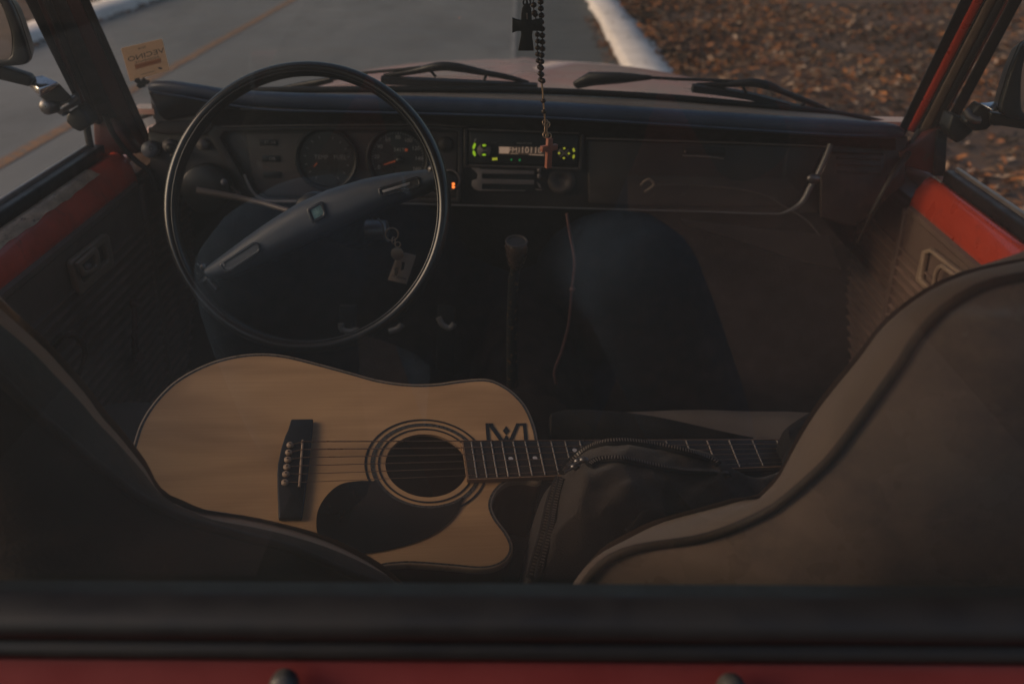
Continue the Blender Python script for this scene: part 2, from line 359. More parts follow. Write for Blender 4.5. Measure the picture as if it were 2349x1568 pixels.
for i in range(34000):
    y = .6+12.5*random.random()**1.35; x = k1-.02+7.5*random.random()**1.5
    dn = noise.noise(V((x*.9, y*.9, 1)))
    if dn < -.24 and random.random() < .7: continue
    near = 1 if x > 2 else 0
    if noise.noise(V((x*.55, y*.55, 7))) < -.02 and random.random() < .5: lvd = True
    else: lvd = False
    wts = (6, 8, .7, 2.2, 3, 3) if not near else (4, 5, 2.0, 3.5, 4, 2.6)
    leaf(x, y, .08+.05*noise.noise(V(((x-k1+.05)*.8, y*.8, 4))), random.uniform(.020, .050)*(1.3 if near and y < 4.5 else 1), 4 if lvd else random.choices(range(6), wts)[0])
for i in range(900):        # leaves strayed over the kerb's foot and the road edge
    y = 1+11*random.random(); side = random.random()
    x = k0-.12*random.random()**2-.02 if side < .75 else k0+random.uniform(0, .35)
    if side >= .75 and random.random() < .7: continue
    leaf(x, y, .005 if side < .75 else .10, random.uniform(.015, .03), random.choices(range(6), (5, 6, .5, 1, 5, 2))[0])
for i in range(1500):
    y = 2+12*random.random(); x = l1+.02-5*random.random()**1.4 if random.random() < .8 else l0+.1*random.random()**2
    leaf(x, y, .08 if x < l0-.02 else .005, random.uniform(.02, .04), random.choices(range(6), (4, 6, .2, .6, 8, 1))[0])
struct(lv.build('fallen_leaves', lm), 'stuff', 'brown and rust fallen leaves covering the roadside verge')

# ================================================================== TRUCK
truck = thing('pickup_truck', 'old red pickup truck seen into its cab through the rear window', 'pickup truck', (0.02, 1.0, 0))
XL, XR = -.665, .70
# body shell ------------------------------------------------------------
# rear wall under the window
b = MB(); RY = .50
zr = [(-.80), (.84)]
top = [hY(0, 1505, RY-.012), hY(1174, 1524, RY-.012), hY(2349, 1532, RY-.012)]
def rz(x, a=top): 
    t = (x-a[0].x)/(a[2].x-a[0].x); return a[0].z*(1-t)+a[2].z*t
rows = []
for x in [-.76+i*.04 for i in range(40)]:
    z = rz(x) if abs(x) < .4 else rz(math.copysign(.4, x))
    rows.append([V((x, RY-.014, z+.02)), V((x, RY-.016, z-.004)), V((x, RY-.03, z-.035)), V((x, RY-.034, z-.08)), V((x, RY-.034, .6)), V((x, RY+.0, .55)), V((x, RY+.03, .55)), V((x, RY+.03, z+.02))])
b.grid(rows, True, True); b.build('rear_panel', redback, truck)
for px, py in ((650, 1572), (1680, 1582)):
    p = hY(px, py, RY-.032); q = MB(); q.lathe(p, (0,-1,.35), [(.0088,-.006),(.0088,.001),(.0075,.0045),(.004,.0065),(.0005,.007)])
    q.build('bolt', boltm, truck)
# gasket: three rubber ribs across the bottom of the window and round its sides
def gz(py): return hY(1174, py, RY-.02).z
GT, GB = gz(1410), gz(1524)
sw = hY(0, 1400, RY-.02).z-hY(2349, 1415, RY-.02).z
slope = -sw/(hY(2349, 1415, RY-.02).x-hY(0, 1400, RY-.02).x)
HW = .60
def ring(zoff, inset=0, y=0):      # rounded path around the window
    zb = GB+zoff; zt = 1.565-zoff; X0, X1 = -HW+zoff+.02, HW-zoff+.02; rr = .05; pts = []
    for cx, cz, a0 in ((X1-rr, zb+rr, -90), (X1-rr, zt-rr, 0), (X0+rr, zt-rr, 90), (X0+rr, zb+rr, 180)):
        for k in range(7):
            a = math.radians(a0+15*k); x = cx+rr*math.cos(a); pts.append(V((x, RY+y, cz+rr*math.sin(a)+slope*x)))
    return pts
wg = MB()
prof = [(.0, -.012), (.002, -.020), (.012, -.024), (.016, -.020), (.019, -.0175), (.026, -.0245), (.036, -.026), (.044, -.020), (.047, -.006), (.047, .01), (.0, .01)]
h = (GT-GB)/.047
rows = [ring(zo*h, 0, yy) for zo, yy in prof]
wg.grid(rows, True, True); wg.grid([rows[-1], rows[0]], True, True)
rw = wg.build('rear_window_gasket', rubgl, truck)
rg = MB(); z1 = GT-.004
rgp = [p for p in ring(.047*h-.006, 0, .0)]
rg.add(rgp, [tuple(range(len(rgp)))]); rg.build('rear_window', gl_back, truck)
# rear wall around window (sides + over)
b = MB(); o_ = [V((-.70, RY, 1.0)), V((.74, RY, 1.0)), V((.68, RY+.03, 1.60)), V((-.64, RY+.03, 1.60))]
i_ = [V((-HW+.035, RY, GB-.0)), V((HW+.005, RY, GB)), V((HW+.005, RY, 1.56)), V((-HW+.035, RY, 1.56))]
b.frame(o_, i_, (0, -.01, 0)); b.build('rear_window_surround', redback, truck, bevel=.004)
b = MB(); b.grid([[V((x, y, 1.635-.04*abs((x-.02)/.66)**3-.055*((y-.80)/.5)**2)) for x in [-.66+.136*i for i in range(11)]] for y in (.47, .6, .8, 1.0, 1.15, 1.3)], True)
b.build('roof', red, truck, solid=.025)
# inner ledge and cab back wall
b = MB(); zl = hY(1174, 1357, .556).z
b.prism([(-.68, .512, zl-.02), (.72, .512, zl-.02), (.72, .512, .5), (-.68, .512, .5)], [(-.68, .556, zl), (.72, .556, zl-.002), (.72, .59, .5), (-.68, .59, .5)])
b.build('rear_ledge', plas, truck, bevel=.006)
b = MB(); b.prism([hY(452, 1350, .557), hY(548, 1351, .557), hY(548, 1361, .555), hY(452, 1360, .555)], [hY(452, 1350, .567), hY(548, 1351, .567), hY(548, 1361, .567), hY(452, 1360, .567)])
b.build('trim_strip', tanw, truck, bevel=.001)
# bed and outer shell (behind and below the camera)
b = MB(); b.box((-.74, -1.75, .70), (.78, .44, .73)); b.build('bed_floor', M('pale_bounce_paint', (.40,.27,.23), .6, namt=.3, nscale=5), truck)  # unseen bed floor coloured pale to bounce fill onto seat back and sill
for sx in (-1, 1):
    x0 = .02+sx*.78; b = MB(); b.box((x0-.03, -1.78, .55), (x0+.03, .45, 1.05)); b.build('bed_side', redworn, truck, bevel=.012)
b = MB(); b.box((-.72, -1.80, .62), (.76, -1.76, 1.05)); b.build('tailgate', red, truck, bevel=.01)
b = MB(); b.box((-.74, .40, .62), (.78, .43, .97)); b.build('bed_front', red, truck, bevel=.01)
for wx, wy in ((-.66, 2.45), (.70, 2.45), (-.66, -.85), (.70, -.85)):
    w_ = MB(); w_.lathe((wx-.09, wy, .31), (1,0,0), [(.19,0),(.27,.0),(.305,.02),(.31,.09),(.305,.16),(.27,.18),(.19,.18)])
    wo = w_.build('wheel', rub, truck)
    w_ = MB(); w_.lathe((wx-.085, wy, .31), (1,0,0), [(.001,.06),(.08,.06),(.1,.03),(.17,.03),(.192,.0),(.192,.17),(.17,.14),(.1,.14),(.08,.12),(.001,.12)]); rim_ = w_.build('rim', steel, wo)
# floor, tunnel, firewall
b = MB(); b.grid([[V((x, y, z)) for x in (-.66, -.3, 0, .3, .70)] for y, z in ((.58, .45), (1.0, .43), (1.55, .43), (1.75, .50), (1.92, .72), (1.95, 1.0))], True); b.build('cab_floor', carpet, truck)
b = MB(); b.grid([[V((.03+x, y, .43+h_*math.sqrt(max(0, 1-(x/.14)**2)))) for x in (-.14,-.135,-.11,-.07,0,.07,.11,.135,.14)] for y, h_ in ((.6,.14),(1.2,.15),(1.5,.17),(1.7,.24),(1.9,.30))], True); b.build('tunnel', carpet, truck)
# hood
b = MB(); rows = []
for i in range(26):
    Y = 1.845+(2.93-1.845)*i/25
    row = []
    for j in range(37):
        x = -.74+1.52*j/36; u_ = (x-.02)/.74
        zc = 1.118-.104*((Y-1.845)/1.085)**1.15-.028*(max(0, (Y-2.72))/.21)**2
        z = zc-.105*abs(u_)**2.1*(.35+.65*(Y-1.845)/1.085) - (.8*max(0, abs(u_)-.6)**2*(.3+.7*(Y-1.845)/1.085)) - (.3*max(0, abs(u_)-.96))
        z -= .10*max(0, (Y-2.2)/.73)**2*abs(u_)**4; z += .006*math.exp(-((x-.02)/.012)**2)
        if i == 0: z -= .015
        row.append(V((x, Y, z)))
    rows.append(row)
b.grid(rows, True); b.build('hood', redhood, truck, solid=-.012)
b = MB(); b.box((-.64, 2.86, .5), (.68, 2.92, .88)); b.build('front_grille_panel', redhood, truck, bevel=.02)
for sx in (-1, 1):
    x0 = .02+sx*.745; b = MB(); b.prism([(x0-.02, 1.72, .5), (x0+.02, 1.72, .5), (x0+.02, 2.93, .5), (x0-.02, 2.93, .5)], [(x0-.02, 1.72, 1.03), (x0+.02, 1.72, 1.03), (x0+.02, 2.90, .84), (x0-.02, 2.90, .84)]); b.build('fender', redhood, truck, bevel=.012)
    b = MB(); b.lathe((.02+sx*.55, 2.96, .78), (0,1,0), [(.085,0),(.09,.02),(.075,.03),(.03,.045),(.001,.05)]); b.build('headlight', chrome, truck)
b = MB(); b.prism([(-.70,1.795,1.095),(.74,1.795,1.095),(.74,1.86,1.09),(-.70,1.86,1.09)], [(-.70,1.795,1.105),(.74,1.795,1.105),(.74,1.86,1.10),(-.70,1.86,1.10)]); b.build('cowl', redhood, truck)

# windshield -------------------------------------------------------------
WP = V((0, 1.80, 1.115)); WN = V((0, -.643, -.766)).normalized(); WU = V((0, -.766, .643)).normalized()
def W(px, py, off=0): return hP(px, py, WP - WN*off, WN)       # off > 0: outside
wl = [W(333, 300), W(205, 0)]; wr = [W(2070, 305), W(2215, 0)]
tl_ = wl[1]+(wl[1]-wl[0])*.85; tr_ = wr[1]+(wr[1]-wr[0])*.85
bl_ = wl[0]-(wl[1]-wl[0])*.08; br_ = wr[0]-(wr[1]-wr[0])*.08
ws = MB(); ws.add([bl_, br_, tr_, tl_], [(0,1,2,3)]); wso = ws.build('windshield', gl_front, truck)
gp = [W(320, 268), W(520, 214), (W(760, 206)), W(1000, 205), W(1230, 208), W(1500, 221), W(1700, 238), W(1920, 261), W(2075, 292)]
b = MB(); b.tube(smoothc(gp, 6), .0058, 10, flat=(WN, 1.0)); b.build('windshield_gasket', rub, truck)
b = MB(); b.prism([tl_, tr_, tr_+V((0,-.06,.05)), tl_+V((0,-.06,.05))], [p-WN*.03 for p in (tl_, tr_, tr_+V((0,-.06,.05)), tl_+V((0,-.06,.05)))]); b.build('windshield_header', red, truck, bevel=.004)
# sticker, its print facing outwards so that it reads reversed from the cab
sc4 = [W(277, 111, -.002), W(372, 89, -.002), W(389, 161, -.002), W(299, 187, -.002)]
b = MB(); cc = sum(sc4, V())/4; pts = []
for i in range(4):
    p, pv, nx = sc4[i], sc4[i-1], sc4[(i+1) % 4]
    d1 = (pv-p).normalized()*.004; d2 = (nx-p).normalized()*.004; pts += [p+d1, p+(d1+d2)*.25, p+d2]
b.plate(pts, WN*.0004); stk = b.build('sticker', paper, wso)
pn = paper.node_tree; tl2 = pn.nodes.new('ShaderNodeBsdfTranslucent'); tl2.inputs[0].default_value = (.95, .72, .52, 1); mxs = pn.nodes.new('ShaderNodeMixShader'); mxs.inputs[0].default_value = .65
pn.links.new(pn.nodes['Principled BSDF'].outputs[0], mxs.inputs[1]); pn.links.new(tl2.outputs[0], mxs.inputs[2]); pn.links.new(mxs.outputs[0], pn.nodes['Material Output'].inputs[0])
ex = ((sc4[1]-sc4[0])+(sc4[2]-sc4[3])).normalized(); ey = (sc4[0]-sc4[3]).normalized(); sw_ = (sc4[1]-sc4[0]).length; sh_ = (sc4[0]-sc4[3]).length
def ST(u_, v_): return sc4[3].lerp(sc4[2], u_).lerp(sc4[0].lerp(sc4[1], u_), v_)+WN*.0012
b = MB(); b.prism([ST(.22,.33), ST(.86,.33), ST(.86,.47), ST(.22,.47)], [p+WN*.0003 for p in (ST(.22,.33), ST(.86,.33), ST(.86,.47), ST(.22,.47))]); b.build('sticker_panel', pinkp, wso)
pn = pinkp.node_tree; tl2 = pn.nodes.new('ShaderNodeBsdfTranslucent'); tl2.inputs[0].default_value = (.95, .76, .64, 1); mxs = pn.nodes.new('ShaderNodeMixShader'); mxs.inputs[0].default_value = .65
pn.links.new(pn.nodes['Principled BSDF'].outputs[0], mxs.inputs[1]); pn.links.new(tl2.outputs[0], mxs.inputs[2]); pn.links.new(mxs.outputs[0], pn.nodes['Material Output'].inputs[0])
b = MB()
b.text('VECINO', ST(.54, .67), -ex, ey, .0215, WN*.0006); b.text('RESIDENTE', ST(.54, .52), -ex, ey, .0105, WN*.0006)
b.text('2018', ST(.5, .90), -ex, ey, .0085, WN*.0006); b.text('municipio', ST(.48, .14), -ex, ey, .0075, WN*.0006)
b.lathe(ST(.80, .17)+WN*.0005, WN, [(.0001,.0002),(.0034,.0002)], 16)
b.build('sticker_print', inkm, wso)

# pillars ----------------------------------------------------------------
def strip(name, mat, a0, a1, b0, b1, Ya, Yb, th, parent=truck, ext=.8, bev=.003, low=.0, n=None, off=0):
    """a prism between two pillar lines; *0 = lower pixel, *1 = upper pixel; Ya/Yb = (Y low, Y high)"""
    A0, A1, B0, B1 = hY(*a0, Ya[0]), hY(*a1, Ya[1]), hY(*b0, Yb[0]), hY(*b1, Yb[1])
    A2 = A1+(A1-A0)*ext; B2 = B1+(B1-B0)*ext; A_ = A0-(A1-A0)*low; B_ = B0-(B1-B0)*low
    nn = (B_-A_).cross(A2-A_).normalized()
    if nn.y < 0: nn = -nn
    mid_ = (A_+B_+A2+B2)/4; dd_ = (mid_-CAM); dd_.z *= .3; dd_.normalize()
    if name != 'windshield_side_gasket' or True: nn = dd_
    m = MB(); m.prism([A_+nn*off, A2+nn*off, B2+nn*off, B_+nn*off], [p+nn*(th+off) for p in (A_, A2, B2, B_)]); return m.build(name, mat, parent, bevel=bev)
# left side, from the glass outwards
strip('windshield_side_gasket', rub, (343,312), (205,0), (318,292), (183,0), (1.77,1.49), (1.765,1.485), .02, low=.12)
lp = strip('a_pillar', redpil, (320,296), (184,0), (278,296), (150,0), (1.765,1.485), (1.74,1.46), .04, low=.22)
strip('pillar_trim', maroon, (279,296), (151,0), (228,275), (116,0), (1.738,1.458), (1.69,1.42), .04, low=.08)
strip('door_weatherstrip', rubgl, (229,275), (117,0), (213,275), (98,0), (1.69,1.42), (1.68,1.41), .03, low=.05)
strip('door_frame', redworn, (214,280), (99,0), (202,276), (84,0), (1.68,1.41), (1.665,1.40), .03)
strip('door_frame', rub, (203,280), (85,0), (193,272), (57,0), (1.665,1.40), (1.65,1.39), .03)
b = MB(); b.tube([hY(*p, 1.668) for p in ((196,272),(204,320),(212,360),(216,372))], .0065, 8); b.build('window_channel', rub, truck)
# lower part of the pillar down to the belt
b = MB(); A = [hY(*p, 1.70) for p in ((212,266),(236,262),(262,272),(300,330),(318,352),(232,362),(218,368))]
b.plate(A, (0,.03,0)); b.build('pillar_base', redworn, truck, bevel=.003)
b = MB(); b.tube(smoothc([hY(240,262,1.665), hY(262,310,1.68), hY(300,358,1.69), hY(345,398,1.69), hY(362,440,1.69)], 6), [.005]*25, 10); b.build('door_seal', seald, truck)
# right side
strip('windshield_side_gasket', rub, (2060,298), (2203,0), (2082,300), (2233,0), (1.775,1.495), (1.77,1.49), .02, low=.05)
ap = strip('a_pillar', red, (2080,300), (2232,0), (2098,306), (2259,0), (1.765,1.485), (1.755,1.475), .035)
strip('pillar_trim', tanw, (2099,318), (2263,0), (2121,322), (2288,0), (1.745,1.465), (1.735,1.455), .035, low=.12)
strip('door_weatherstrip', rub, (2097,310), (2258,0), (2101,314), (2264,0), (1.75,1.47), (1.75,1.47), .03)
strip('door_frame', rubgl, (2120,322), (2287,0), (2148,296), (2307,0), (1.735,1.455), (1.71,1.43), .035)
strip('door_frame', redworn, (2149,296), (2308,0), (2157,290), (2315,0), (1.709,1.429), (1.70,1.42), .03)
strip('door_frame', rub, (2158,300), (2316,0), (2190,290), (2346,0), (1.699,1.419), (1.68,1.40), .03)
b = MB(); A = [hY(*p, 1.70) for p in ((2100,330),(2150,290),(2182,290),(2174,320),(2170,404),(2152,402),(2070,380),(2062,350))]
b.plate(A, (0,.03,0)); b.build('pillar_base', redworn, truck, bevel=.003)
b = MB(); b.prism([hY(2152,300,1.692), hY(2172,300,1.692), hY(2168,404,1.692), hY(2142,404,1.692)], [p+V((0,.02,0)) for p in (hY(2152,300,1.692), hY(2172,300,1.692), hY(2168,404,1.692), hY(2142,404,1.692))]); b.build('window_channel', rub, truck)
b = MB(); b.tube(smoothc([hY(2110,300,1.73), hY(2078,358,1.70), hY(2040,415,1.66), hY(2000,490,1.66), hY(1965,560,1.68)], 6), [.0065]*12+[.005]*7+[.003]*5+[.001], 10); b.build('door_seal', seald, truck)

# doors ------------------------------------------------------------------
def door(side, X, belt_out, red_lo, trim_top):
    s_ = -1 if side == 'L' else 1
    Y0, Y1 = .80, 1.705
    zb, zt, zr_ = belt_out, trim_top, red_lo
    bod = MB()       # outer skin
    bod.prism([(X+s_*.075, Y0, .45), (X+s_*.105, Y0, .7), (X+s_*.085, Y0, zb-.01), (X+s_*.05, Y0, zb-.01), (X+s_*.05, Y0, .45)],
              [(X+s_*.075, Y1, .45), (X+s_*.105, Y1, .7), (X+s_*.085, Y1, zb-.01), (X+s_*.05, Y1, zb-.01), (X+s_*.05, Y1, .45)])
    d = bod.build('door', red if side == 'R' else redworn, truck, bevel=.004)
    # red painted inner ledge
    lg = MB(); rows = []
    for y in [Y0+(Y1-Y0)*i/30 for i in range(31)]:
        rows.append([V((X+s_*.0, y, zr_-.01)), V((X+s_*.002, y, zr_+.004)), V((X+s_*.006, y, zr_+.02)), V((X+s_*.012, y, zb-.020)), V((X+s_*.018, y, zb-.010)), V((X+s_*.027, y, zb-.004)), V((X+s_*.036, y, zb-.004)), V((X+s_*.04, y, zb-.02)), V((X+s_*.04, y, zr_-.01))])
    lg.grid(rows, True, True); lg.build('inner_ledge', red if side == 'R' else redledge, d)
    # trim panel with pressed ribs
    tr = MB(); prof_ = [(X+s_*.03, zt-.002), (X+s_*.004, zt), (X-s_*.006, zt-.004), (X-s_*.007, zt-.012), (X-s_*.0045, zt-.016)]
    z = zt-.075; prof_.append((X-s_*.0045, z))
    while z > .55:
        prof_ += [(X-s_*.0045, z), (X-s_*.0100, z-.0015), (X-s_*.0100, z-.0035), (X-s_*.0045, z-.006)]; z -= .0185
    prof_ += [(X-s_*.0045, .48), (X+s_*.03, .48)]
    tr.grid([[V((x, y, zz)) for x, zz in prof_] for y in (Y0, Y0+.3, Y0+.6, Y1-.01)], False); 
    def ribmi(m_):
        nc_ = len(prof_)-1
        for q_ in range(len(m_.mi)):
            j_ = q_ % nc_
            if 6 < j_ < nc_-2 and (j_-6) % 4 in (0, 1): m_.mi[q_] = 1
    ribmi(tr); tr.build('trim_panel', [trim, ribm], d, bevel=0)
    fe = MB(); fe.box((min(X-s_*.012, X+s_*.03), Y1-.014, .48), (max(X-s_*.012, X+s_*.03), Y1+.004, zr_-.012)); fe.build('trim_edge', trim, d, bevel=.003)
    kp = MB(); kp.grid([[V((x, y, zz)) for x, zz in prof_] for y in (Y1+.006, 1.80, 1.99)], False); ribmi(kp); kp.box((min(X+s_*.002, X+s_*.06), Y1+.006, .43), (max(X+s_*.002, X+s_*.06), 1.99, zr_+.006)); kp.build('kick_panel', [trim, ribm], truck)
    # belt seal
    bs = MB(); bs.box((X+s_*.040 if s_ > 0 else X-.058, Y0, zb-.012), (X+.058 if s_ > 0 else X-.040, Y1-.02, zb+.014)); bs.build('belt_seal', rub, d, bevel=.003)
    cr_ = MB(); cr_.box((min(X+s_*.058, X+s_*.066), Y0, zb-.008), (max(X+s_*.058, X+s_*.066), Y1-.02, zb+.019)); cr_.build('belt_moulding', alum, d, bevel=.002)
    return d
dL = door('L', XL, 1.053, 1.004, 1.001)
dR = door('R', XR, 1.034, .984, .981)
# bare worn edge on driver's ledge
b = MB(); rows = []
for i in range(60):
    y = .82+(1.585-.82)*i/59; k = max(0, 1-(y-.8)/.9)
    e = .006*noise.noise(V((y*25, 0, 0)))
    rows.append([V((XL-.036, y, 1.0502)), V((XL-.027, y, 1.0506)), V((XL-.0175, y, 1.0445)), V((XL-.0125+e*.15, y, 1.036+.008*(1-k)+e*.8))])
b.grid(rows, True); b.build('worn_edge', bare, dL)
# handles: bezel + cup + lever
def bezel(name, X, s_, outer, inner, mat, par):
    q = MB(); n = V((-s_, 0, 0))
    O_ = [hX(*p, X-s_*.006) for p in outer]; I_ = [hX(*p, X-s_*.006) for p in inner]
    q.frame([p for p in O_], [p for p in I_], n*.010); return q.build(name, mat, par, bevel=.003, seg=3)
hb = bezel('handle_bezel', XL, -1, ((152,597),(230,535),(238,540),(250,604),(247,612),(176,675),(168,672),(150,606)), ((166,606),(228,556),(230,560),(236,594),(233,600),(180,647),(176,645),(164,612)), tanp, dL)
q = MB(); q.plate([hX(*p, XL+.003) for p in ((160,600),(232,545),(240,600),(172,662))], (-.001, 0, 0)); q.build('handle_cup', trim, dL)
q = MB(); q.frame([hX(*p, XL+.020) for p in ((170,603),(212,566),(219,574),(224,611),(218,620),(186,634))], [hX(*p, XL+.020) for p in ((180,608),(208,583),(211,588),(214,606),(211,612),(190,622))], (.006,0,0)); q.build('door_handle', tanp, dL, bevel=.002)
q = MB(); q.ball(hX(200, 612, XL+.020), (.006, .010, .006)); q.build('handle_screw', lgrey, dL)
bezel('handle_bezel', XR, 1, ((2127,575),(2145,570),(2221,627),(2226,690),(2200,712),(2142,672),(2113,645),(2112,638)), ((2133,583),(2145,580),(2208,630),(2212,686),(2196,700),(2148,664),(2123,640),(2123,634)), tanp, dR)
q = MB(); q.plate([hX(*p, XR-.003) for p in ((2125,578),(2215,630),(2215,700),(2118,645))], (.001, 0, 0)); q.build('handle_cup', trim, dR)
q = MB(); q.tube(smoothc([hX(2140,668,XR-.016), hX(2148,625,XR-.02), hX(2160,611,XR-.02), hX(2172,618,XR-.02), hX(2204,642,XR-.018)], 5), .0042, 8); q.build('door_handle', tanp, dR)
# window crank and pull strap, driver's door
q = MB(); q.tube([hX(308,697,XL+.03), hX(309,760,XL+.03), hX(310,812,XL+.025)], [.0075,.007,.009], 10, flat=((1,0,0), .7)); q.ball(hX(308,697,XL+.03), .009); q.tube([hX(310,815,XL), hX(322,818,XL+.045)], .008, 10); q.build('window_crank', M('maroon_crank', (.10,.035,.03), .35), dL)
q = MB(); q.tube(smoothc([hX(125,795,XL+.008), hX(156,768,XL+.03), hX(184,781,XL+.035), hX(195,806,XL+.035), hX(187,843,XL+.03), hX(168,882,XL+.008)], 6), .0055, 8, flat=((1,0,0), .7)); q.build('pull_strap', M('brown_strap', (.10,.06,.045), .5), dL)
q = MB(); q.lathe(hX(2068,742,XR-.008), (-1,0,0), [(.012,0),(.012,.01),(.008,.02),(.001,.022)]); q.build('window_crank', lgrey, dR)

# side mirrors -----------------------------------------------------------
def off3(pts, o): return [p+V(o) for p in pts]
YM = 1.50
sm = bpy.data.objects
mh = MB(); O = smoothc([hY(*p, YM) for p in ((-60,-70),(-10,-22),(16,0),(34,35),(48,75),(64,128),(62,142),(48,150),(0,153),(-60,156),(-95,120),(-95,-20))], 4, True)
I = smoothc([hY(*p, YM) for p in ((-60,-50),(-14,-8),(2,10),(16,45),(26,80),(26,120),(20,132),(8,137),(-20,139),(-60,140),(-80,115),(-80,-10))], 4, True)
mh.frame(O, I, (0, .012, 0)); cO = sum(O, V())/len(O)
back = [p+V((0,.012,0)) for p in O]; b2 = [cO+(p-cO)*.8+V((0,.04,0)) for p in O]
mh.grid([back, b2], True, True); mh.add(b2, [tuple(range(len(b2)))])
mo = mh.build('side_mirror', blk, truck, bevel=.003)
q = MB(); q.plate(I, (0,.004,0)); q2 = q.build('mirror_glass', mirm, mo)
for v_ in q2.data.vertices: v_.co.y += .003+.10*(v_.co.x-sum((q.x for q in I))/len(I))*(1 if v_.co.x > 0 else -1)
am = MB()
def bar(m, pts2, Y, th=.018, dz=.0, mi=0): P_ = [hY(*p, Y) for p in pts2]; m.plate(P_, (0, th, dz), False, mi)
bar(am, ((-60,148),(0,152),(62,172),(72,184),(66,200),(0,184),(-60,172)), 1.52, .02); am.build('mirror_arm', blk, mo, bevel=.003)
am = MB(); am.prism([hY(*p, y) for p, y in (((62,178),1.535),((88,203),1.52),((134,188),1.53),((98,172),1.55))], [hY(*p, y) for p, y in (((63,196),1.535),((92,226),1.52),((136,200),1.53),((99,184),1.55))]); am.build('mirror_clamp', chrome, mo, bevel=.002)
am = MB(); am.prism([hY(*p, 1.54) for p in ((92,204),(134,190),(166,224),(150,234),(112,232),(94,226))], [hY(*p, 1.57) for p in ((92,204),(134,190),(166,224),(150,234),(112,232),(94,226))]); am.build('mirror_knuckle', blk, mo, bevel=.003)
am = MB(); am.lathe(hY(112, 243, 1.55), (0,-1,.1), [(.001,.012),(.009,.012),(.013,.006),(.013,-.02)]); am.build('mirror_pivot', steel, mo)
am = MB(); bar(am, ((118,234),(162,220),(170,246),(140,262),(146,268),(128,258)), 1.56, .03); am.tube([hY(142,250,1.55), hY(160,238,1.55), hY(176,224,1.56)], .005, 8); am.build('mirror_joint', steel, mo, bevel=.002)
am = MB(); bar(am, ((152,262),(176,244),(192,258),(208,288),(182,304),(166,296),(150,280)), 1.58, .04); am.build('mirror_bracket', blk, mo, bevel=.004)
# right mirror
YM = 1.52
O = smoothc([hY(*p, YM) for p in ((2352,98),(2338,122),(2322,160),(2308,205),(2297,246),(2300,262),(2322,272),(2352,282),(2420,296),(2440,240),(2430,120),(2390,90))], 4, True)
I = smoothc([hY(*p, YM) for p in ((2362,110),(2352,130),(2344,165),(2342,205),(2343,240),(2348,258),(2366,266),(2386,272),(2416,280),(2428,240),(2420,130),(2390,106))], 4, True)
mh = MB(); mh.frame(O, I, (0, .012, 0)); cO = sum(O, V())/len(O); back = [p+V((0,.012,0)) for p in O]; b2 = [cO+(p-cO)*.8+V((0,.04,0)) for p in O]
mh.grid([back, b2], True, True); mh.add(b2, [tuple(range(len(b2)))]); mo = mh.build('side_mirror', blk, truck, bevel=.003)
q = MB(); q.plate(I, (0,.004,0)); q2 = q.build('mirror_glass', mirm, mo)
for v_ in q2.data.vertices: v_.co.y += .003+.10*(v_.co.x-sum((q.x for q in I))/len(I))*(1 if v_.co.x > 0 else -1)
am = MB(); bar(am, ((2272,258),(2300,262),(2360,276),(2420,290),(2420,318),(2352,298),(2300,290),(2276,290)), 1.55, .02); am.build('mirror_arm', blk, mo, bevel=.004)
am = MB(); am.prism([hY(*p, y) for p, y in (((2248,236),1.54),((2275,250),1.52),((2297,244),1.54),((2290,232),1.56))], [hY(*p, y) for p, y in (((2249,241),1.54),((2276,257),1.52),((2297,252),1.54),((2290,240),1.56))]); am.build('mirror_clamp', chrome, mo, bevel=.001)
am = MB(); bar(am, ((2250,238),(2275,252),(2276,290),(2262,300),(2236,302),(2212,282),(2228,262)), 1.56, .03); am.build('mirror_knuckle', blk, mo, bevel=.004)
am = MB(); am.tube([hY(2214,252,1.565), hY(2224,268,1.56), hY(2238,276,1.555), hY(2248,276,1.555)], .006, 8); am.build('mirror_joint', steel, mo)
am = MB(); bar(am, ((2186,262),(2212,272),(2236,300),(2212,322),(2196,330),(2184,318),(2174,296)), 1.58, .04); am.build('mirror_bracket', blk, mo, bevel=.004)

# wipers -----------------------------------------------------------------
def wiper(base, arm, bracket, blade, links):
    q = MB(); q.tube([W(*p[:2], .025) for p in base], [p[2]*1.7 for p in base], 8, flat=(WN, .6)); o = q.build('wiper', rub, truck)
    q = MB(); q.tube([W(*p, .028) for p in arm], .0027, 8); q.build('wiper_arm', rub, o)
    q = MB(); q.tube(smoothc([W(*p[:2], .024) for p in bracket], 4), list(np.interp(np.linspace(0, 1, 4*(len(bracket)-1)+1), np.linspace(0, 1, len(bracket)), [p[2]*1.6 for p in bracket])), 8, flat=(WN, .7)); q.build('blade_bracket', rub, o)
    q = MB(); q.tube(smoothc([W(*p, .012) for p in blade], 4), .0068, 4, False, flat=(WN, 1.3)); q.build('wiper_blade', rub, o)
    for a_, b_ in links: q = MB(); q.tube([W(*a_, .022), W(*b_, .014)], .0026, 6); q.build('blade_claw', rub, o)
wiper(((640,206,.004),(700,196,.006),(760,183,.004)), ((755,184),(828,168),(927,159),(1005,150)), ((882,174,.003),(944,165,.004),(1005,153,.006),(1050,155,.006),(1116,168,.004),(1160,176,.004),(1212,189,.002)), ((874,184),(1020,190),(1233,200)), (((882,174),(876,180)),((985,160),(1000,176)),((1116,170),(1110,185)),((1205,188),(1190,194))))
wiper(((1322,195,.006),(1356,181,.010),(1420,179,.008),(1494,178,.003)), ((1490,178),(1560,182),(1640,184),(1723,188)), ((1597,195,.003),(1662,194,.004),(1723,190,.006),(1764,197,.006),(1797,211,.004),(1865,238,.004),(1925,262,.002)), ((1588,202),(1713,219),(1831,249),(1899,262)), (((1597,195),(1592,199)),((1700,192),(1712,212)),((1850,234),(1836,246))))

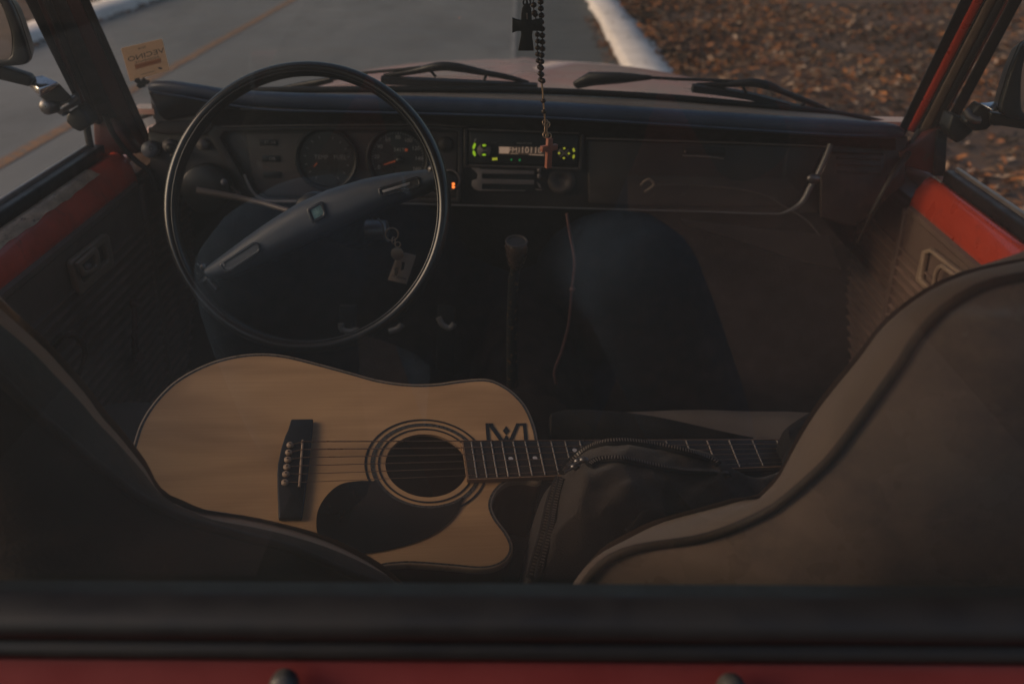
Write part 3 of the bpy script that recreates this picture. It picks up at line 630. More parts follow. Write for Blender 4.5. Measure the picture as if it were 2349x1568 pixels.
# dashboard --------------------------------------------------------------
DP = V((0, 1.70, 1.05)); DN = V((0, -1, .15)).normalized()
def D(px, py, d=0): return hP(px, py, DP+DN*d, DN)
DX = (D(1400,400)-D(1000,389.5)).normalized(); DUp = DX.cross(-DN).normalized()*-1
if DUp.z < 0: DUp = -DUp
q = MB()       # main shell: face, overhang, underside
face = [(338,292),(480,286),(700,284),(1000,288),(1340,312),(1600,322),(1900,318),(2084,312),(2078,420),(1985,500),(1880,486),(1800,492),(1330,480),(1035,472),(680,463),(600,462),(480,470),(345,430)]
q.prism([D(*p) for p in face], [D(*p)-DN*.10 for p in face]); dash = q.build('dashboard', plas, truck, bevel=.004)
def dpl(name, mat, pts, d0, d1, bev=.0015, par=None, smooth=False):
    m = MB(); m.prism([D(*p, d0) for p in pts], [D(*p, d1) for p in pts]); return m.build(name, mat, par or dash, bevel=bev)
# top surface
q = MB(); rows = []
for (a_, b_) in zip([(352,245),(520,226),(760,224),(1000,223),(1230,230),(1500,246),(1700,264),(1920,280),(2060,296)], [(345,222),(520,213),(760,207),(1000,206),(1230,209),(1500,222),(1700,239),(1920,262),(2070,292)]):
    P0 = hY(*a_, 1.69); P1 = hY(*b_, 1.795); rows.append([P0-V((0,0,.03)), P0, P0.lerp(P1,.5)+V((0,0,.001)), P1, P1-V((0,0,.04))])
q.grid(rows, True); q.build('dash_top', vint, dash)
# padded roll: thick binnacle end at the left, thin across
st = [(343,200,1.70,9),(352,200,1.69,14),(385,200,1.685,16),(420,204,1.68,16),(470,212,1.675,16),(530,224,1.67,17),(620,229,1.665,18),(760,235,1.665,19),(900,238,1.665,19),(1050,243,1.665,20),(1230,251,1.665,20),(1400,261,1.665,20),(1600,273,1.665,20),(1800,287,1.665,20),(1950,295,1.665,20),(2030,299,1.67,19),(2058,301,1.68,15),(2072,304,1.69,7)]
q = MB(); rows = []
for px, py, Y, hh in st:
    c_ = hY(px, py, Y); r_ = (hY(px, py-hh, Y)-c_).length; ry = min(r_*1.0, .024); row = []
    for j in range(16):
        a_ = 2*math.pi*j/16; cx_, sx_ = math.cos(a_), math.sin(a_)
        cx_ = math.copysign(abs(cx_)**.75, cx_); sx_ = math.copysign(abs(sx_)**.75, sx_)
        row.append(c_+V((0, -cx_*ry*1.2, sx_*r_*.98)))
    rows.append(row)
q.grid(rows, True, True); q.add(rows[0], [tuple(range(16))]); q.add(rows[-1], [tuple(range(16))]); q.build('dash_pad', vinb, dash, sub=1)
q = MB()
q.tube(smoothc([hY(350,212,1.66), hY(420,222,1.655), hY(520,240,1.645), hY(620,252,1.64), hY(760,256,1.637), hY(900,259,1.637), hY(1050,263,1.637), hY(1230,269,1.637), hY(1500,284,1.637), hY(1800,303,1.637), hY(1960,311,1.64), hY(2040,311,1.66)], 5), .0022, 6); q.build('pad_seam', vinb, dash)
# side skirt of the binnacle end + torn clip
q = MB(); q.prism([hY(*p, 1.685) for p in ((338,206),(350,204),(420,214),(500,234),(560,250),(500,262),(440,268),(382,278),(365,262))], [hY(*p, 1.72) for p in ((338,206),(350,204),(420,214),(500,234),(560,250),(500,262),(440,268),(382,278),(365,262))]); q.build('pad_end', plas, dash, bevel=.006)
q = MB(); q.plate([hY(*p, 1.70) for p in ((309,183),(318,182),(322,188),(328,180),(334,186),(343,188),(341,194),(331,193),(334,199),(320,203),(312,197),(316,193),(308,187))], (0,.003,.002)); q.build('torn_clip', blk, dash)
# band between pad and fascia
q = MB(); rows = []
for px, y0, y1 in ((482,250,292),(700,256,288),(1000,262,288),(1340,274,314),(1600,290,324),(1900,308,333),(2055,312,345)):
    rows.append([hY(px, y0, 1.668), D(px, y1, .012), D(px, y1, -.01)])
q.grid(rows, True); q.build('fascia_band', plas, dash)
q = MB(); q.tube([D(*p, .014) for p in ((505,290),(700,287),(985,285),(1070,290))], .0016, 6); q.tube([D(*p, .014) for p in ((1345,317),(1500,322),(1700,328),(1895,336))], .0014, 6); q.build('fascia_edge', lgrey, dash)
# left lower shelf with knobs
dpl('switch_shelf', plas2, ((366,276),(480,272),(490,292),(470,310),(372,308),(338,300)), 0, .02, .004)
q = MB(); q.lathe(D(350,341,.0), DN, [(.014,0),(.0138,.018),(.012,.022),(.0005,.022)]); kn = q.build('light_switch', knobg, dash)
q = MB(); q.text('D', D(347,341,.0225), DX, DUp, .012); q.build('switch_marking', blk, dash)
q = MB(); q.lathe(D(392,333,.0), DN, [(.011,0),(.011,.012),(.009,.017),(.0005,.018)]); q.build('choke_knob', lgrey, dash)
q = MB(); q.lathe(D(392,340,.016), DN, [(.0085,0),(.0085,.004),(.0005,.005)]); q.build('choke_cap', blk, dash)
dpl('knob_shelf', plas2, ((388,353),(430,351),(428,358),(390,360)), 0, .018, .002)
q = MB(); q.lathe(D(468,330,.0), DN, [(.010,0),(.010,.014),(.0005,.016)]); q.build('panel_knob', lgrey, dash)
# instrument cluster: raised rim, recessed plate, two gauges
OUT = [(478,300),(500,284),(520,291),(700,288),(1000,288),(1062,292),(1062,380),(1058,462),(690,462),(602,459),(572,444),(540,405),(505,345)]
INN = [(510,316),(520,300),(540,300),(700,297),(1000,297),(1052,300),(1052,380),(1048,452),(690,453),(612,450),(592,440),(560,400),(528,345)]
m = MB(); m.frame([D(*p, .0) for p in OUT], [D(*p, .0) for p in INN], DN*.016); clu = m.build('instrument_cluster', plas, truck, bevel=.003)
def cpl(name, mat, pts, d0, d1, bev=.0015): return dpl(name, mat, pts, d0, d1, bev, clu)
cpl('cluster_plate', plas2, ((565,305),(1050,302),(1046,450),(615,448),(590,432),(576,396)), 0, .004)
q = MB(); q.tube(smoothc([D(*p, .018) for p in ((560,400),(578,438),(600,456),(622,461),(680,462),(760,463))], 5), .0028, 8); q.build('cluster_rim', alum, clu)
def gauge(px, py, rpx):
    c_ = D(px, py, .004); r_ = (D(px+rpx, py, .004)-c_).length
    m = MB(); m.lathe(c_, DN, [(r_*1.0,0),(r_*1.03,.006),(r_*1.0,.010),(r_*.93,.009),(r_*.88,.003),(r_*.86,.0005)], 56); m.build('gauge_bezel', blk, clu)
    m = MB(); m.lathe(c_, DN, [(.0001,.0012),(r_*.87,.0012)], 48); m.build('gauge_dial', M('gauge_dial_black', (.024,.024,.022), .35, namt=.1), clu)
    return c_+DN*.0022, r_
c1, r1 = gauge(750, 364, 71); c2_, r2 = gauge(913, 364, 71)
m = MB(); m.text('TEMP', D(737,361,.0065), DX, DUp, .0105); m.text('FUEL', D(780,361,.0065), DX, DUp, .0105)
for a_ in range(-60, 75, 22):
    for sgn in (1, -1):
        t = math.radians(a_ if sgn == 1 else 180-a_); d_ = DX*math.cos(t)+DUp*math.sin(t); e_ = -DX*math.sin(t)+DUp*math.cos(t)
        m.prism([c1+d_*r1*.66-e_*.0006, c1+d_*r1*.74-e_*.0006, c1+d_*r1*.74+e_*.0006, c1+d_*r1*.66+e_*.0006], [p+DN*.0003 for p in (c1+d_*r1*.66-e_*.0006, c1+d_*r1*.74-e_*.0006, c1+d_*r1*.74+e_*.0006, c1+d_*r1*.66+e_*.0006)])
m.build('dial_marking', dimw, clu)
m = MB()
for k in range(9):
    t = math.radians(205-k*29); d_ = DX*math.cos(t)+DUp*math.sin(t); m.text(str(k*20), c2_+d_*r2*.68, DX, DUp, .0095)
for k in range(41):
    t = math.radians(205-k*5.8); d_ = DX*math.cos(t)+DUp*math.sin(t); e_ = -DX*math.sin(t)+DUp*math.cos(t); a0 = .80 if k % 5 else .77
    pp = [c2_+d_*r2*a0-e_*.0004, c2_+d_*r2*.84-e_*.0004, c2_+d_*r2*.84+e_*.0004, c2_+d_*r2*a0+e_*.0004]; m.prism(pp, [p+DN*.0003 for p in pp])
m.text('54170', D(918,344,.0062), DX, DUp, .009); m.build('dial_marking', white, clu)
def needle(a_, b_, w0, mat):
    A_, B_ = D(*a_, .009), D(*b_, .009); e_ = (B_-A_).cross(DN).normalized()
    pp = [A_-e_*w0, B_-e_*w0*.4, B_+e_*w0*.4, A_+e_*w0]; m = MB(); m.prism(pp, [p+DN*.001 for p in pp]); m.build('needle', mat, clu)
needle((914,367),(880,378),.0012,orang); needle((727,374),(720,383),.0008,orang)
m = MB(); m.lathe(D(916,367,.008), DN, [(.007,0),(.0065,.005),(.0005,.006)]); m.build('needle_hub', blk, clu)
m = MB(); pp = [D(929,341,.0075), D(935,341,.0075), D(935,347,.0075), D(929,347,.0075)]; m.prism(pp, [p+DN*.0003 for p in pp]); m.build('odometer_digit', orang, clu)
for px, py, tx in ((615,327,'8T-14'),(621,364,'OIL'),(624,401,'')):
    cpl('warning_lamp', blk, ((px-21,py-7),(px+21,py-7),(px+22,py+7),(px-20,py+7)), .004, .006, .0006)
    if tx: m = MB(); m.text(tx, D(px+4, py, .0066), DX, DUp, .008); m.build('lamp_marking', dimw if tx != 'OIL' else white, clu)
m = MB(); m.lathe(D(1023,331,.003), DN, [(.0135,0),(.0135,.004),(.012,.006),(.0005,.006)]); m.build('trip_knob', plas, clu)
# lighter with glowing ring
m = MB(); m.torus(D(1032,412,.016), DN, .0165, .0016, n=36, m=8); m.lathe(D(1032,412,.004), DN, [(.018,0),(.018,.012)]); lt = m.build('cigarette_lighter', lgrey, dash)
m = MB(); m.lathe(D(1032,412,.006), DN, [(.014,0),(.014,.012),(.012,.014),(.0005,.014)]); m.build('lighter_knob', blk, dash)
for a_, b_ in (((1037,420),(1043,424)), ((1037,427),(1043,431))):
    m = MB(); m.ball(D((a_[0]+b_[0])/2, (a_[1]+b_[1])/2, .022), (.0026,.001,.0024), 6); m.build('lighter_lamp', glow, dash)
# radio ------------------------------------------------------------------
def R_(cx, cy): return (1064.4+.125*cx, 275.3+.125*cy)     # radio face coordinates
def rpl(m, pts, d0, d1): m.prism([D(*R_(*p), d0) for p in pts], [D(*R_(*p), d1) for p in pts]); return m
m = MB(); m.frame([D(*R_(*p), .0) for p in ((0,140),(2200,225),(2160,920),(0,850))], [D(*R_(*p), .0) for p in ((70,185),(2130,260),(2095,870),(60,810))], DN*.016); m.build('radio_surround', plas, dash, bevel=.002)
m = MB(); rpl(m, ((90,200),(2110,275),(2085,860),(80,800)), .002, .014); radio = m.build('car_radio', blk, truck, bevel=.003)
m = MB(); m.tube([D(*R_(90,165), .018), D(*R_(1400,215), .018), D(*R_(2110,240), .018)], .0009, 6); m.tube([D(*R_(90,825), .017), D(*R_(2100,885), .017)], .0007, 6); m.build('radio_trim_line', alum, radio)
def rknob(cx, cy, r_, mat):
    c_ = D(*R_(cx, cy), .014); rad = (D(*R_(cx+r_, cy), .014)-c_).length; m = MB(); m.lathe(c_, DN, [(rad,0),(rad,.008),(rad*.9,.011),(rad*.0005,.011)], 32); return m.build('radio_knob', mat, radio)
rknob(370, 553, 128, lgrey); rknob(1840, 610, 130, blk)
def rlamp(pts, mat, d=.0255, th=.0006, name='radio_button'):
    m = MB(); rpl(m, pts, d, d+th); return m.build(name, mat, radio, bevel=.0002)
def oval(cx, cy, a_, b_, rot=0, n=14): return [(cx+a_*math.cos(t)*math.cos(rot)-b_*math.sin(t)*math.sin(rot), cy+a_*math.cos(t)*math.sin(rot)+b_*math.sin(t)*math.cos(rot)) for t in [2*math.pi*i/n for i in range(n)]]
rlamp(oval(370, 470, 62, 62), blk); rlamp(oval(370, 636, 62, 62), blk)
rlamp(oval(370, 467, 36, 20), grn, .0262); rlamp(oval(368, 638, 36, 18), grn, .0262)
rlamp(oval(186, 480, 60, 24, math.radians(-72)), grn, .015); rlamp(oval(186, 612, 54, 24, math.radians(72)), grn, .015); rlamp(oval(205, 372, 34, 14, math.radians(-72)), white, .015)
for dx, dy in ((0,-90),(-96,0),(82,5),(-8,90)): rlamp(oval(1841+dx, 610+dy, 20, 17), yel, .0262)
for a_ in (45, 135):
    t = math.radians(a_); u_ = (math.cos(t), math.sin(t)); rlamp([(1841+u_[0]*s1*110-u_[1]*s2*12, 608+u_[1]*s1*100+u_[0]*s2*12) for s1, s2 in ((-1,-1),(1,-1),(1,1),(-1,1))], lgrey, .0256)
rlamp(oval(2014, 552, 38, 20, math.radians(78)), yel, .015); rlamp(oval(2012, 672, 38, 20, math.radians(-78)), yel, .015)
rlamp(((516,695),(612,690),(612,735),(516,740)), yel, .015); rlamp(oval(868, 730, 17, 17), grn2, .015); rlamp(oval(1022, 735, 19, 19), grn2, .015)
rlamp(((635,480),(1480,500),(1480,650),(635,625)), lcdd, .0145, .0006, 'display')
m = MB(); rpl(m, ((645,492),(822,496),(822,616),(645,612)), .0153, .0156)
ex_ = (D(*R_(1400,520),.0156)-D(*R_(700,503),.0156)).normalized()
m.text('FM1', D(*R_(930,556), .0156), ex_, DUp, .0125); m.text('10110', D(*R_(1235,560), .0156), ex_, DUp, .0150); rpl(m, ((850,612),(990,614),(990,622),(850,620)), .0153, .0156); rpl(m, ((1190,628),(1470,640),(1470,654),(1190,640)), .0153, .0156)
m.build('display_digits', lcd, radio)
m = MB(); m.text('- - -', D(*R_(550,415), .0146), ex_, DUp, .006); m.build('radio_print', dimw, radio); m = MB(); m.text('HIGH POWER', D(*R_(1105,430), .0146), ex_, DUp, .0042); m.build('radio_print', dimw, radio)
# heater panel
m = MB(); rpl(m, ((130,880),(250,860),(300,900),(1290,930),(1290,1000),(330,985),(330,1075),(1290,1100),(1290,1190),(330,1170),(330,1270),(1130,1290),(1130,1305),(280,1300),(190,1270),(140,1200),(145,1110),(240,1080),(250,990),(190,930)), .002, .014); ht = m.build('heater_panel', lgrey, truck, bevel=.0012)
m = MB(); rpl(m, ((280,985),(1285,1000),(1285,1310),(300,1290)), .001, .004); m.build('heater_slot', blk, ht)
m = MB()
for a_, b_ in ((880,960),(985,1075)): rpl(m, ((1340,a_),(1420,a_),(1420,b_),(1340,b_)), .004, .022)
m.build('heater_lever', lgrey, ht, bevel=.003)
m = MB(); rpl(m, ((1330,1130),(1400,1180),(1420,1250),(1380,1240)), .004, .012); rpl(m, ((1320,1265),(1440,1270),(1440,1290),(1320,1290)), .004, .010); m.build('heater_bracket', lgrey, ht, bevel=.001)
m = MB(); c_ = D(*R_(1790,1110), .004); m.lathe(c_, DN, [(.024,0),(.0235,.003),(.0115,.003),(.009,-.001),(.0005,-.001)]); m.build('blank_socket', plas2, dash)
# glovebox with latch, shelf line
GB_ = ((1345,320),(1600,326),(1892,336),(1868,392),(1835,455),(1795,476),(1500,474),(1350,468))
dpl('glovebox_door', plas, GB_, 0, .008, .004)
dpl('glovebox_latch', blk, ((1566,334),(1662,339),(1664,356),(1570,352)), .008, .011, .001)
m = MB(); m.tube([D(*p, .013) for p in ((1566,357),(1620,359),(1660,364))], .0015, 6); m.ball(D(1572,348,.013), .0022, 6); m.build('latch_edge', lgrey, dash)
m = MB(); m.tube(smoothc([D(*p, .014) for p in ((1500,425),(1560,423),(1640,428),(1710,436),(1760,450),(1800,474),(1850,505),(1880,540))], 5), .0016, 6); m.build('glovebox_crease', plas2, dash)
m = MB(); m.tube(smoothc([D(*p, .03) for p in ((1470,425),(1480,415),(1492,412),(1500,424),(1486,436),(1478,440))], 5), .0025, 6); m.build('wire_end', tanw, dash)
# grab rail along the lower lip
RP = [(680,461),(900,466),(1035,470),(1330,478),(1600,485),(1760,490),(1800,487),(1838,465),(1858,430),(1878,395),(1898,350),(1905,330)]
m = MB(); pts = smoothc([D(*p, .035) for p in RP], 5); rad = [.0016 if i < 28 else .0016+.0036*min(1, (i-28)/8) for i in range(len(pts))]
m.tube(pts, rad, 8); gr = m.build('grab_rail', M('dull_chrome_rail', (.16,.155,.155), .4, .5), truck)
m = MB(); m.lathe(D(1866,408,.02), DX, [(.009,-.004),(.009,.004)], 12); m.ball(D(1866,410,.038), (.012,.006,.009)); m.build('rail_clamp', steel, gr)
# right cheek panel, kick panel lumps
dpl('cheek_panel', maroon, ((1905,348),(2030,352),(2030,460),(1960,520),(1880,500),(1880,400)), .002, .014, .005)
m = MB()
for k in range(3): m.tube([D(1920, 362+k*16, .016), D(2020, 366+k*16, .016)], .0018, 6)
m.build('cheek_rib', maroon, dash)
m = MB(); m.lathe(hX(1850,660,.66), (-1,.3,.1), [(.085,0),(.085,.02),(.07,.03),(.03,.02),(.0005,.025)]); m.build('door_speaker', maroon, truck)
m = MB(); m.prism([hY(*p, 1.78) for p in ((1560,500),(1900,540),(1930,620),(1830,600),(1700,556),(1570,516))], [hY(*p, 1.86) for p in ((1560,500),(1900,540),(1930,620),(1830,600),(1700,556),(1570,516))]); m.build('parcel_shelf', plas, truck, bevel=.004)
# column vent at the left with chromed dot
m = MB(); c_ = D(482,428,.01); m.lathe(c_, DN, [(.042,0),(.042,.03),(.038,.034),(.0005,.030)], 30); m.build('air_vent', blk, dash)
m = MB(); m.ball(D(514,462-44,.05), .006); m.build('vent_knob', knobg, dash)
m = MB(); m.tube(smoothc([D(*p, .03) for p in ((440,384),(462,385),(490,396),(525,425),(550,446))], 5), .003, 6); m.build('vent_rim', plas2, dash)

# steering ---------------------------------------------------------------
SC = V((-.285, 1.313, 1.079)); ta, aa = math.radians(24), math.radians(-4)
SN = V((math.sin(aa)*math.cos(ta), -math.cos(aa)*math.cos(ta), math.sin(ta)))
def S(px, py, off=0): return hP(px, py, SC+SN*off, SN)
m = MB(); m.torus(SC, SN, .190, .0095, .0165, 120, 20); stw = m.build('steering_wheel', wheelm, truck)
m = MB(); m.torus(SC+SN*.0135, SN, .1840, .0016, .0016, 110, 8); m.build('rim_ridge', wheelm, stw)
up = [(474,612),(500,592),(567,542),(620,505),(680,468),(748,436),(836,410),(910,396),(984,388),(1000,386)]
lo = [(484,642),(515,641),(565,620),(625,594),(700,558),(760,531),(815,506),(870,481),(930,456),(970,443),(1006,424)]
def loft(m, U_, L_, nrm, hgt, n=40, k=14, p=2.2, back=.02, wob=None):
    A_ = resample(U_, n); B_ = resample(L_, n); nrm = V(nrm); rows = []
    for i in range(n):
        row = [A_[i]-nrm*back]; 
        for j in range(k+1):
            t = j/k; hh = hgt(i/(n-1), t) if callable(hgt) else hgt*(1-abs(2*t-1)**p)
            P_ = A_[i].lerp(B_[i], t)+nrm*hh
            if wob: P_ += nrm*wob(P_, i/(n-1), t)
            row.append(P_)
        row.append(B_[i]-nrm*back); rows.append(row)
    m.grid(rows, True, True); m.add(rows[0], [tuple(range(k+3))]); m.add(rows[-1], [tuple(range(k+3))]); return m
m = MB(); loft(m, [S(*p, -.004) for p in up], [S(*p, -.004) for p in lo], SN, .014, p=3, back=.022); m.build('spoke_pad', spokem, stw)
m = MB()
for a_, b_ in (((470,616),(452,604)), ((478,640),(462,650)), ((990,384),(1010,372)), ((1000,430),(1018,436)), ((480,640),(500,665))):
    m = MB(); m.tube([S(*a_, -.006), S(*b_, -.004)], [.007, .005], 8); m.build('spoke_joint', wheelm, stw)
m = MB(); m.tube([S(984,386,.0), S(1006,428,.0)], .004, 8); m.build('spoke_end', wheelm, stw)
m = MB(); m.lathe(S(990,388,.004), SN, [(.005,0),(.005,.003),(.0005,.005)], 12); m.build('spoke_screw', steel, stw); m = MB(); m.lathe(S(466,612,.002), SN, [(.004,0),(.004,.003),(.0005,.005)], 12); m.build('spoke_screw', steel, stw)
def slot(outer, inner, off, matf, matb, blade=None):
    m = MB(); m.frame([S(*p, off) for p in outer], [S(*p, off) for p in inner], SN*.0025); m.build('horn_bezel', matf, stw, bevel=.0008)
    m = MB(); m.plate([S(*p, off) for p in inner], SN*.001); m.build('horn_button', matb, stw)
    if blade: m = MB(); m.plate([S(*p, off+.001) for p in blade], SN*.002); m.build('horn_insert', knobg, stw, bevel=.0005)
slot(((868,434),(872,430),(955,405),(961,406),(965,412),(966,424),(961,430),(880,452),(873,451),(870,446)), ((874,437),(877,434),(954,411),(958,412),(960,416),(961,422),(957,425),(882,446),(877,446),(876,442)), .0096, wheelm, blk, ((877,437),(940,418),(941,424),(880,443)))
slot(((504,608),(508,603),(582,555),(590,555),(597,563),(599,573),(594,580),(530,623),(520,626),(512,622)), ((510,609),(514,605),(583,561),(588,561),(592,567),(593,573),(589,577),(528,617),(520,619),(516,617)), .0115, wheelm, spokem)
m = MB(); m.plate([S(*p, .0085) for p in ((511,603),(515,601),(519,609),(516,611))], SN*.0055); m.build('horn_glint', knobg, stw)
m = MB(); m.frame([S(*p, .0105) for p in ((706,478),(736,462),(742,463),(750,490),(747,498),(720,512),(715,510),(705,484))], [S(*p, .0105) for p in ((713,481),(734,470),(737,471),(743,489),(741,494),(722,504),(719,502),(712,484))], SN*.003); m.build('emblem_frame', wheelm, stw, bevel=.001)
m = MB(); m.plate([S(*p, .0105) for p in ((713,481),(735,470),(743,490),(721,504))], SN*.0012); m.build('emblem', teal, stw)
m = MB()
ec = S(728.5, 487, .0122)
for k in range(4):
    t = math.radians(45*k+12); d_ = (S(740,483,.0122)-ec).normalized(); e_ = SN.cross(d_); dd = d_*math.cos(t)+e_*math.sin(t); ff = SN.cross(dd)
    m.prism([ec-dd*.0055-ff*.0004, ec+dd*.0055-ff*.0004, ec+dd*.0055+ff*.0004, ec-dd*.0055+ff*.0004], [p+SN*.0003 for p in (ec-dd*.0055-ff*.0004, ec+dd*.0055-ff*.0004, ec+dd*.0055+ff*.0004, ec-dd*.0055+ff*.0004)])
m.build('emblem_mark', teal2, stw)
m = MB(); m.lathe(SC-SN*.02, -SN, [(.0005,0),(.022,0),(.030,.03),(.034,.08),(.034,.2),(.033,.30)]); col_ = m.build('steering_column', blk, truck)
m = MB(); m.lathe(SC-SN*.16+V((.05,0,-.015)), (1,-.25,.1), [(.016,0),(.015,.03),(.0005,.032)]); m.build('ignition_lock', steel, col_)
m = MB(); e0 = SC-SN*.10; m.tube([e0+V((-.03,0,0)), D(604,466,.17), D(540,452,.17), D(452,437,.17)], [.004,.0045,.0055,.0062], 8); m.build('indicator_stalk', plas2, col_)
# pedals, lever ----------------------------------------------------------
def pedal(pts, glint, Y):
    m = MB(); m.plate([hY(*p, Y) for p in pts], (0,.012,-.004)); o = m.build('pedal', rub, truck, bevel=.003)
    m = MB(); m.tube(smoothc([hY(*p, Y-.006) for p in glint], 5), .0055, 8, flat=((0,-1,0), .6)); m.build('pedal_edge', M('bright_pedal_edge', (.26,.25,.24), .35, .2), o)
pedal(((778,700),(816,700),(816,755),(800,762),(780,752)), ((782,742),(785,755),(800,760),(815,758),(817,752)), 1.62)
pedal(((890,716),(925,712),(925,745),(905,762),(890,760)), ((893,760),(912,754),(922,744)), 1.64)
pedal(((1004,700),(1044,705),(1042,860),(1000,850)), ((1006,728),(1016,745),(1032,752),(1042,742)), 1.66)
m = MB(); top_ = hY(1185, 556, 1.42); ax = V((0,-.25,1)).normalized()
m.lathe(top_-ax*.044, ax, [(.010,0),(.0135,.008),(.017,.03),(.0178,.038),(.0165,.044),(.0145,.046)]); gk = MB()
lev = m.build('gear_lever', knobw, truck)
m = MB(); m.torus(top_+ax*.0015, ax, .0155, .0018, n=32, m=8); m.build('knob_rim', plas2, lev); m = MB(); m.lathe(top_+ax*.001, ax, [(.0145,0),(.0005,0)]); m.build('knob_cap', plas, lev)
m = MB(); m.tube([top_-ax*.042, hY(1178,640,1.44), hY(1174,740,1.46), hY(1176,880,1.50)], [.0072,.0085,.009,.011], 10); m.build('lever_shaft', shaftm, lev)
# seats ------------------------------------------------------------------
for sx, xc in ((-1, -.33), (1, .38)):
    pass
BP0 = V((0, .72, .915)); BT = V((0, -.08, .335)).normalized(); BN = BT.cross(V((1,0,0))).normalized()
if BN.y > 0: BN = -BN            # backrest's rear face normal points at the rear window
def Bk(px, py, off=0): return hP(px, py, BP0-BN*off, BN)
def seat(name, lab_, pipe, sil, xc, vin, fab, thick, low, gusm):
    A_ = [Bk(*p) for p in pipe]; Bf = [Bk(*p, thick) for p in sil]
    n = 60; A_ = resample(smoothc(A_, 5), n); Bf = resample(smoothc(Bf, 5), n)
    # continue down to the cushion then mirror about the seat's centre
    dn = V((0, .11, -.42)).normalized()
    A_ = [A_[0]+dn*low*k/6 for k in range(6, 0, -1)]+A_; Bf = [Bf[0]+dn*low*k/6 for k in range(6, 0, -1)]+Bf
    s_ = 1 if A_[0].x < xc else -1
    def mir(L):
        L = resample([p for p in L if (xc-p.x)*s_ > .012], 66); tp = L[-1].copy(); k = 9
        ctr = V((xc, tp.y-.001, tp.z+.005)); q_ = V((2*xc-tp.x, tp.y, tp.z)); out = list(L)
        for i in range(1, k): 
            t = i/k; out.append(V((tp.x+(q_.x-tp.x)*t, tp.y-.001*math.sin(math.pi*t), tp.z+.006*math.sin(math.pi*t))))
        return out+[V((2*xc-p.x, p.y, p.z)) for p in reversed(L)]
    A2, B2 = mir(A_), mir(Bf); N = len(A2)
    mid = MB(); rows = []; rows2 = []
    for i in range(N):          # gusset with rounded shoulders
        a_, b_ = A2[i], B2[i]; c_ = a_.lerp(b_, .5); outw = ((a_+b_)/2-V((xc, a_.y, a_.z-.1))); outw.y = 0; outw.normalize()
        e_ = .86 if xc > 0 else .68; rows.append([a_, a_.lerp(b_, .12)+outw*.005, a_.lerp(b_, .35)+outw*.009, a_.lerp(b_, .6)+outw*.008, a_.lerp(b_, e_)+outw*.007]); rows2.append([a_.lerp(b_, e_)+outw*.007, a_.lerp(b_, .93)+outw*.005, b_+outw*.002, b_+BN*-.008-outw*.004, b_+BN*-.016-outw*.014])  # wider edge strip on the driver's seat carries the painted rim light
    m_ = MB(); m_.grid(rows, True); m_.build('seat_gusset', gusm, truck)['tmp'] = 1; m_ = MB(); m_.grid(rows2, True)
    st_ = MB(); R2 = []                        # rear face: bulged sheet between the two sides
    H = N//2; K = 40
    for i in range(H):
        a_, b_ = A2[i], A2[N-1-i]; row = []
        for j in range(K+1):
            t = j/K; d_ = min(t, 1-t)*2; wd = (b_-a_).length
            hgt = .050*(1-(1-d_)**2.3)*min(1, wd/.3)
            P_ = a_.lerp(b_, t); nzv = noise.noise(P_*7+V((xc*9, 0, 0)))*.012+noise.noise(P_*16+V((3, xc, 0)))*.002+.009*(.35-abs(noise.noise(V((P_.x*7-P_.z*5, P_.z*11+P_.x*4, xc)))))
            row.append(P_+BN*(hgt+nzv*d_))
        R2.append(row)
    st_.grid(R2, True); so_ = st_.build(name, vin, truck); lab(so_, lab_)
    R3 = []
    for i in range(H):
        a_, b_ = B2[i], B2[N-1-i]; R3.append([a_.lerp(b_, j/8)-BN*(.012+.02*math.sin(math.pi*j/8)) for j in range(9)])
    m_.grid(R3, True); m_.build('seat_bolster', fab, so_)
    sm_ = MB(); sb_ = [Bk(*p, -.022) for p in ((2332,700),(2322,800),(2305,900),(2278,1000),(2245,1080),(2205,1160))] if xc > 0 else [Bk(*p, -.022) for p in ((-40,900),(40,1010),(120,1120),(180,1230))]
    pp = MB(); pp.tube(A2, .0042, 8); pp.build('seat_piping', vinylL, so_)
    for c_ in list(truck.children):
        if c_.get('tmp'): del c_['tmp']; c_.parent = so_; c_.matrix_parent_inverse = Matrix()
    so_.matrix_parent_inverse = so_.matrix_parent_inverse
    return so_
pipeR = [(1327,1362),(1355,1318),(1393,1284),(1443,1262),(1505,1250),(1584,1240),(1646,1224),(1709,1199),(1771,1168),(1818,1132),(1865,1091),(1912,1044),(1992,938),(2072,826),(2096,785),(2146,727),(2204,683),(2263,654),(2349,636),(2420,629),(2500,627)]
silR = [(1316,1362),(1343,1321),(1387,1274),(1437,1246),(1493,1218),(1568,1196),(1630,1180),(1690,1163),(1738,1160),(1762,1137),(1793,1105),(1815,1060),(1840,1010),(1874,955),(1912,905),(1979,826),(2028,762),(2087,712),(2145,674),(2219,642),(2286,627),(2349,614),(2420,608),(2500,606)]
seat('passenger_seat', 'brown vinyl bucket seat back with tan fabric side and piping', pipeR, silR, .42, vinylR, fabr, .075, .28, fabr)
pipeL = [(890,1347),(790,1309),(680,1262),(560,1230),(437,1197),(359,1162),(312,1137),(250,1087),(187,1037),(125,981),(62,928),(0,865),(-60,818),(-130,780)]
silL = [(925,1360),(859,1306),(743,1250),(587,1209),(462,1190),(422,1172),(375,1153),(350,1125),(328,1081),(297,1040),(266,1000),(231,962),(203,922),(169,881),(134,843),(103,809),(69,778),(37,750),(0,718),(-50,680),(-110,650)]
seat('driver_seat', 'brown vinyl bucket seat back with piped edge', pipeL, silL, -.44, vinylL, fabl, .075, .28, vinylL)
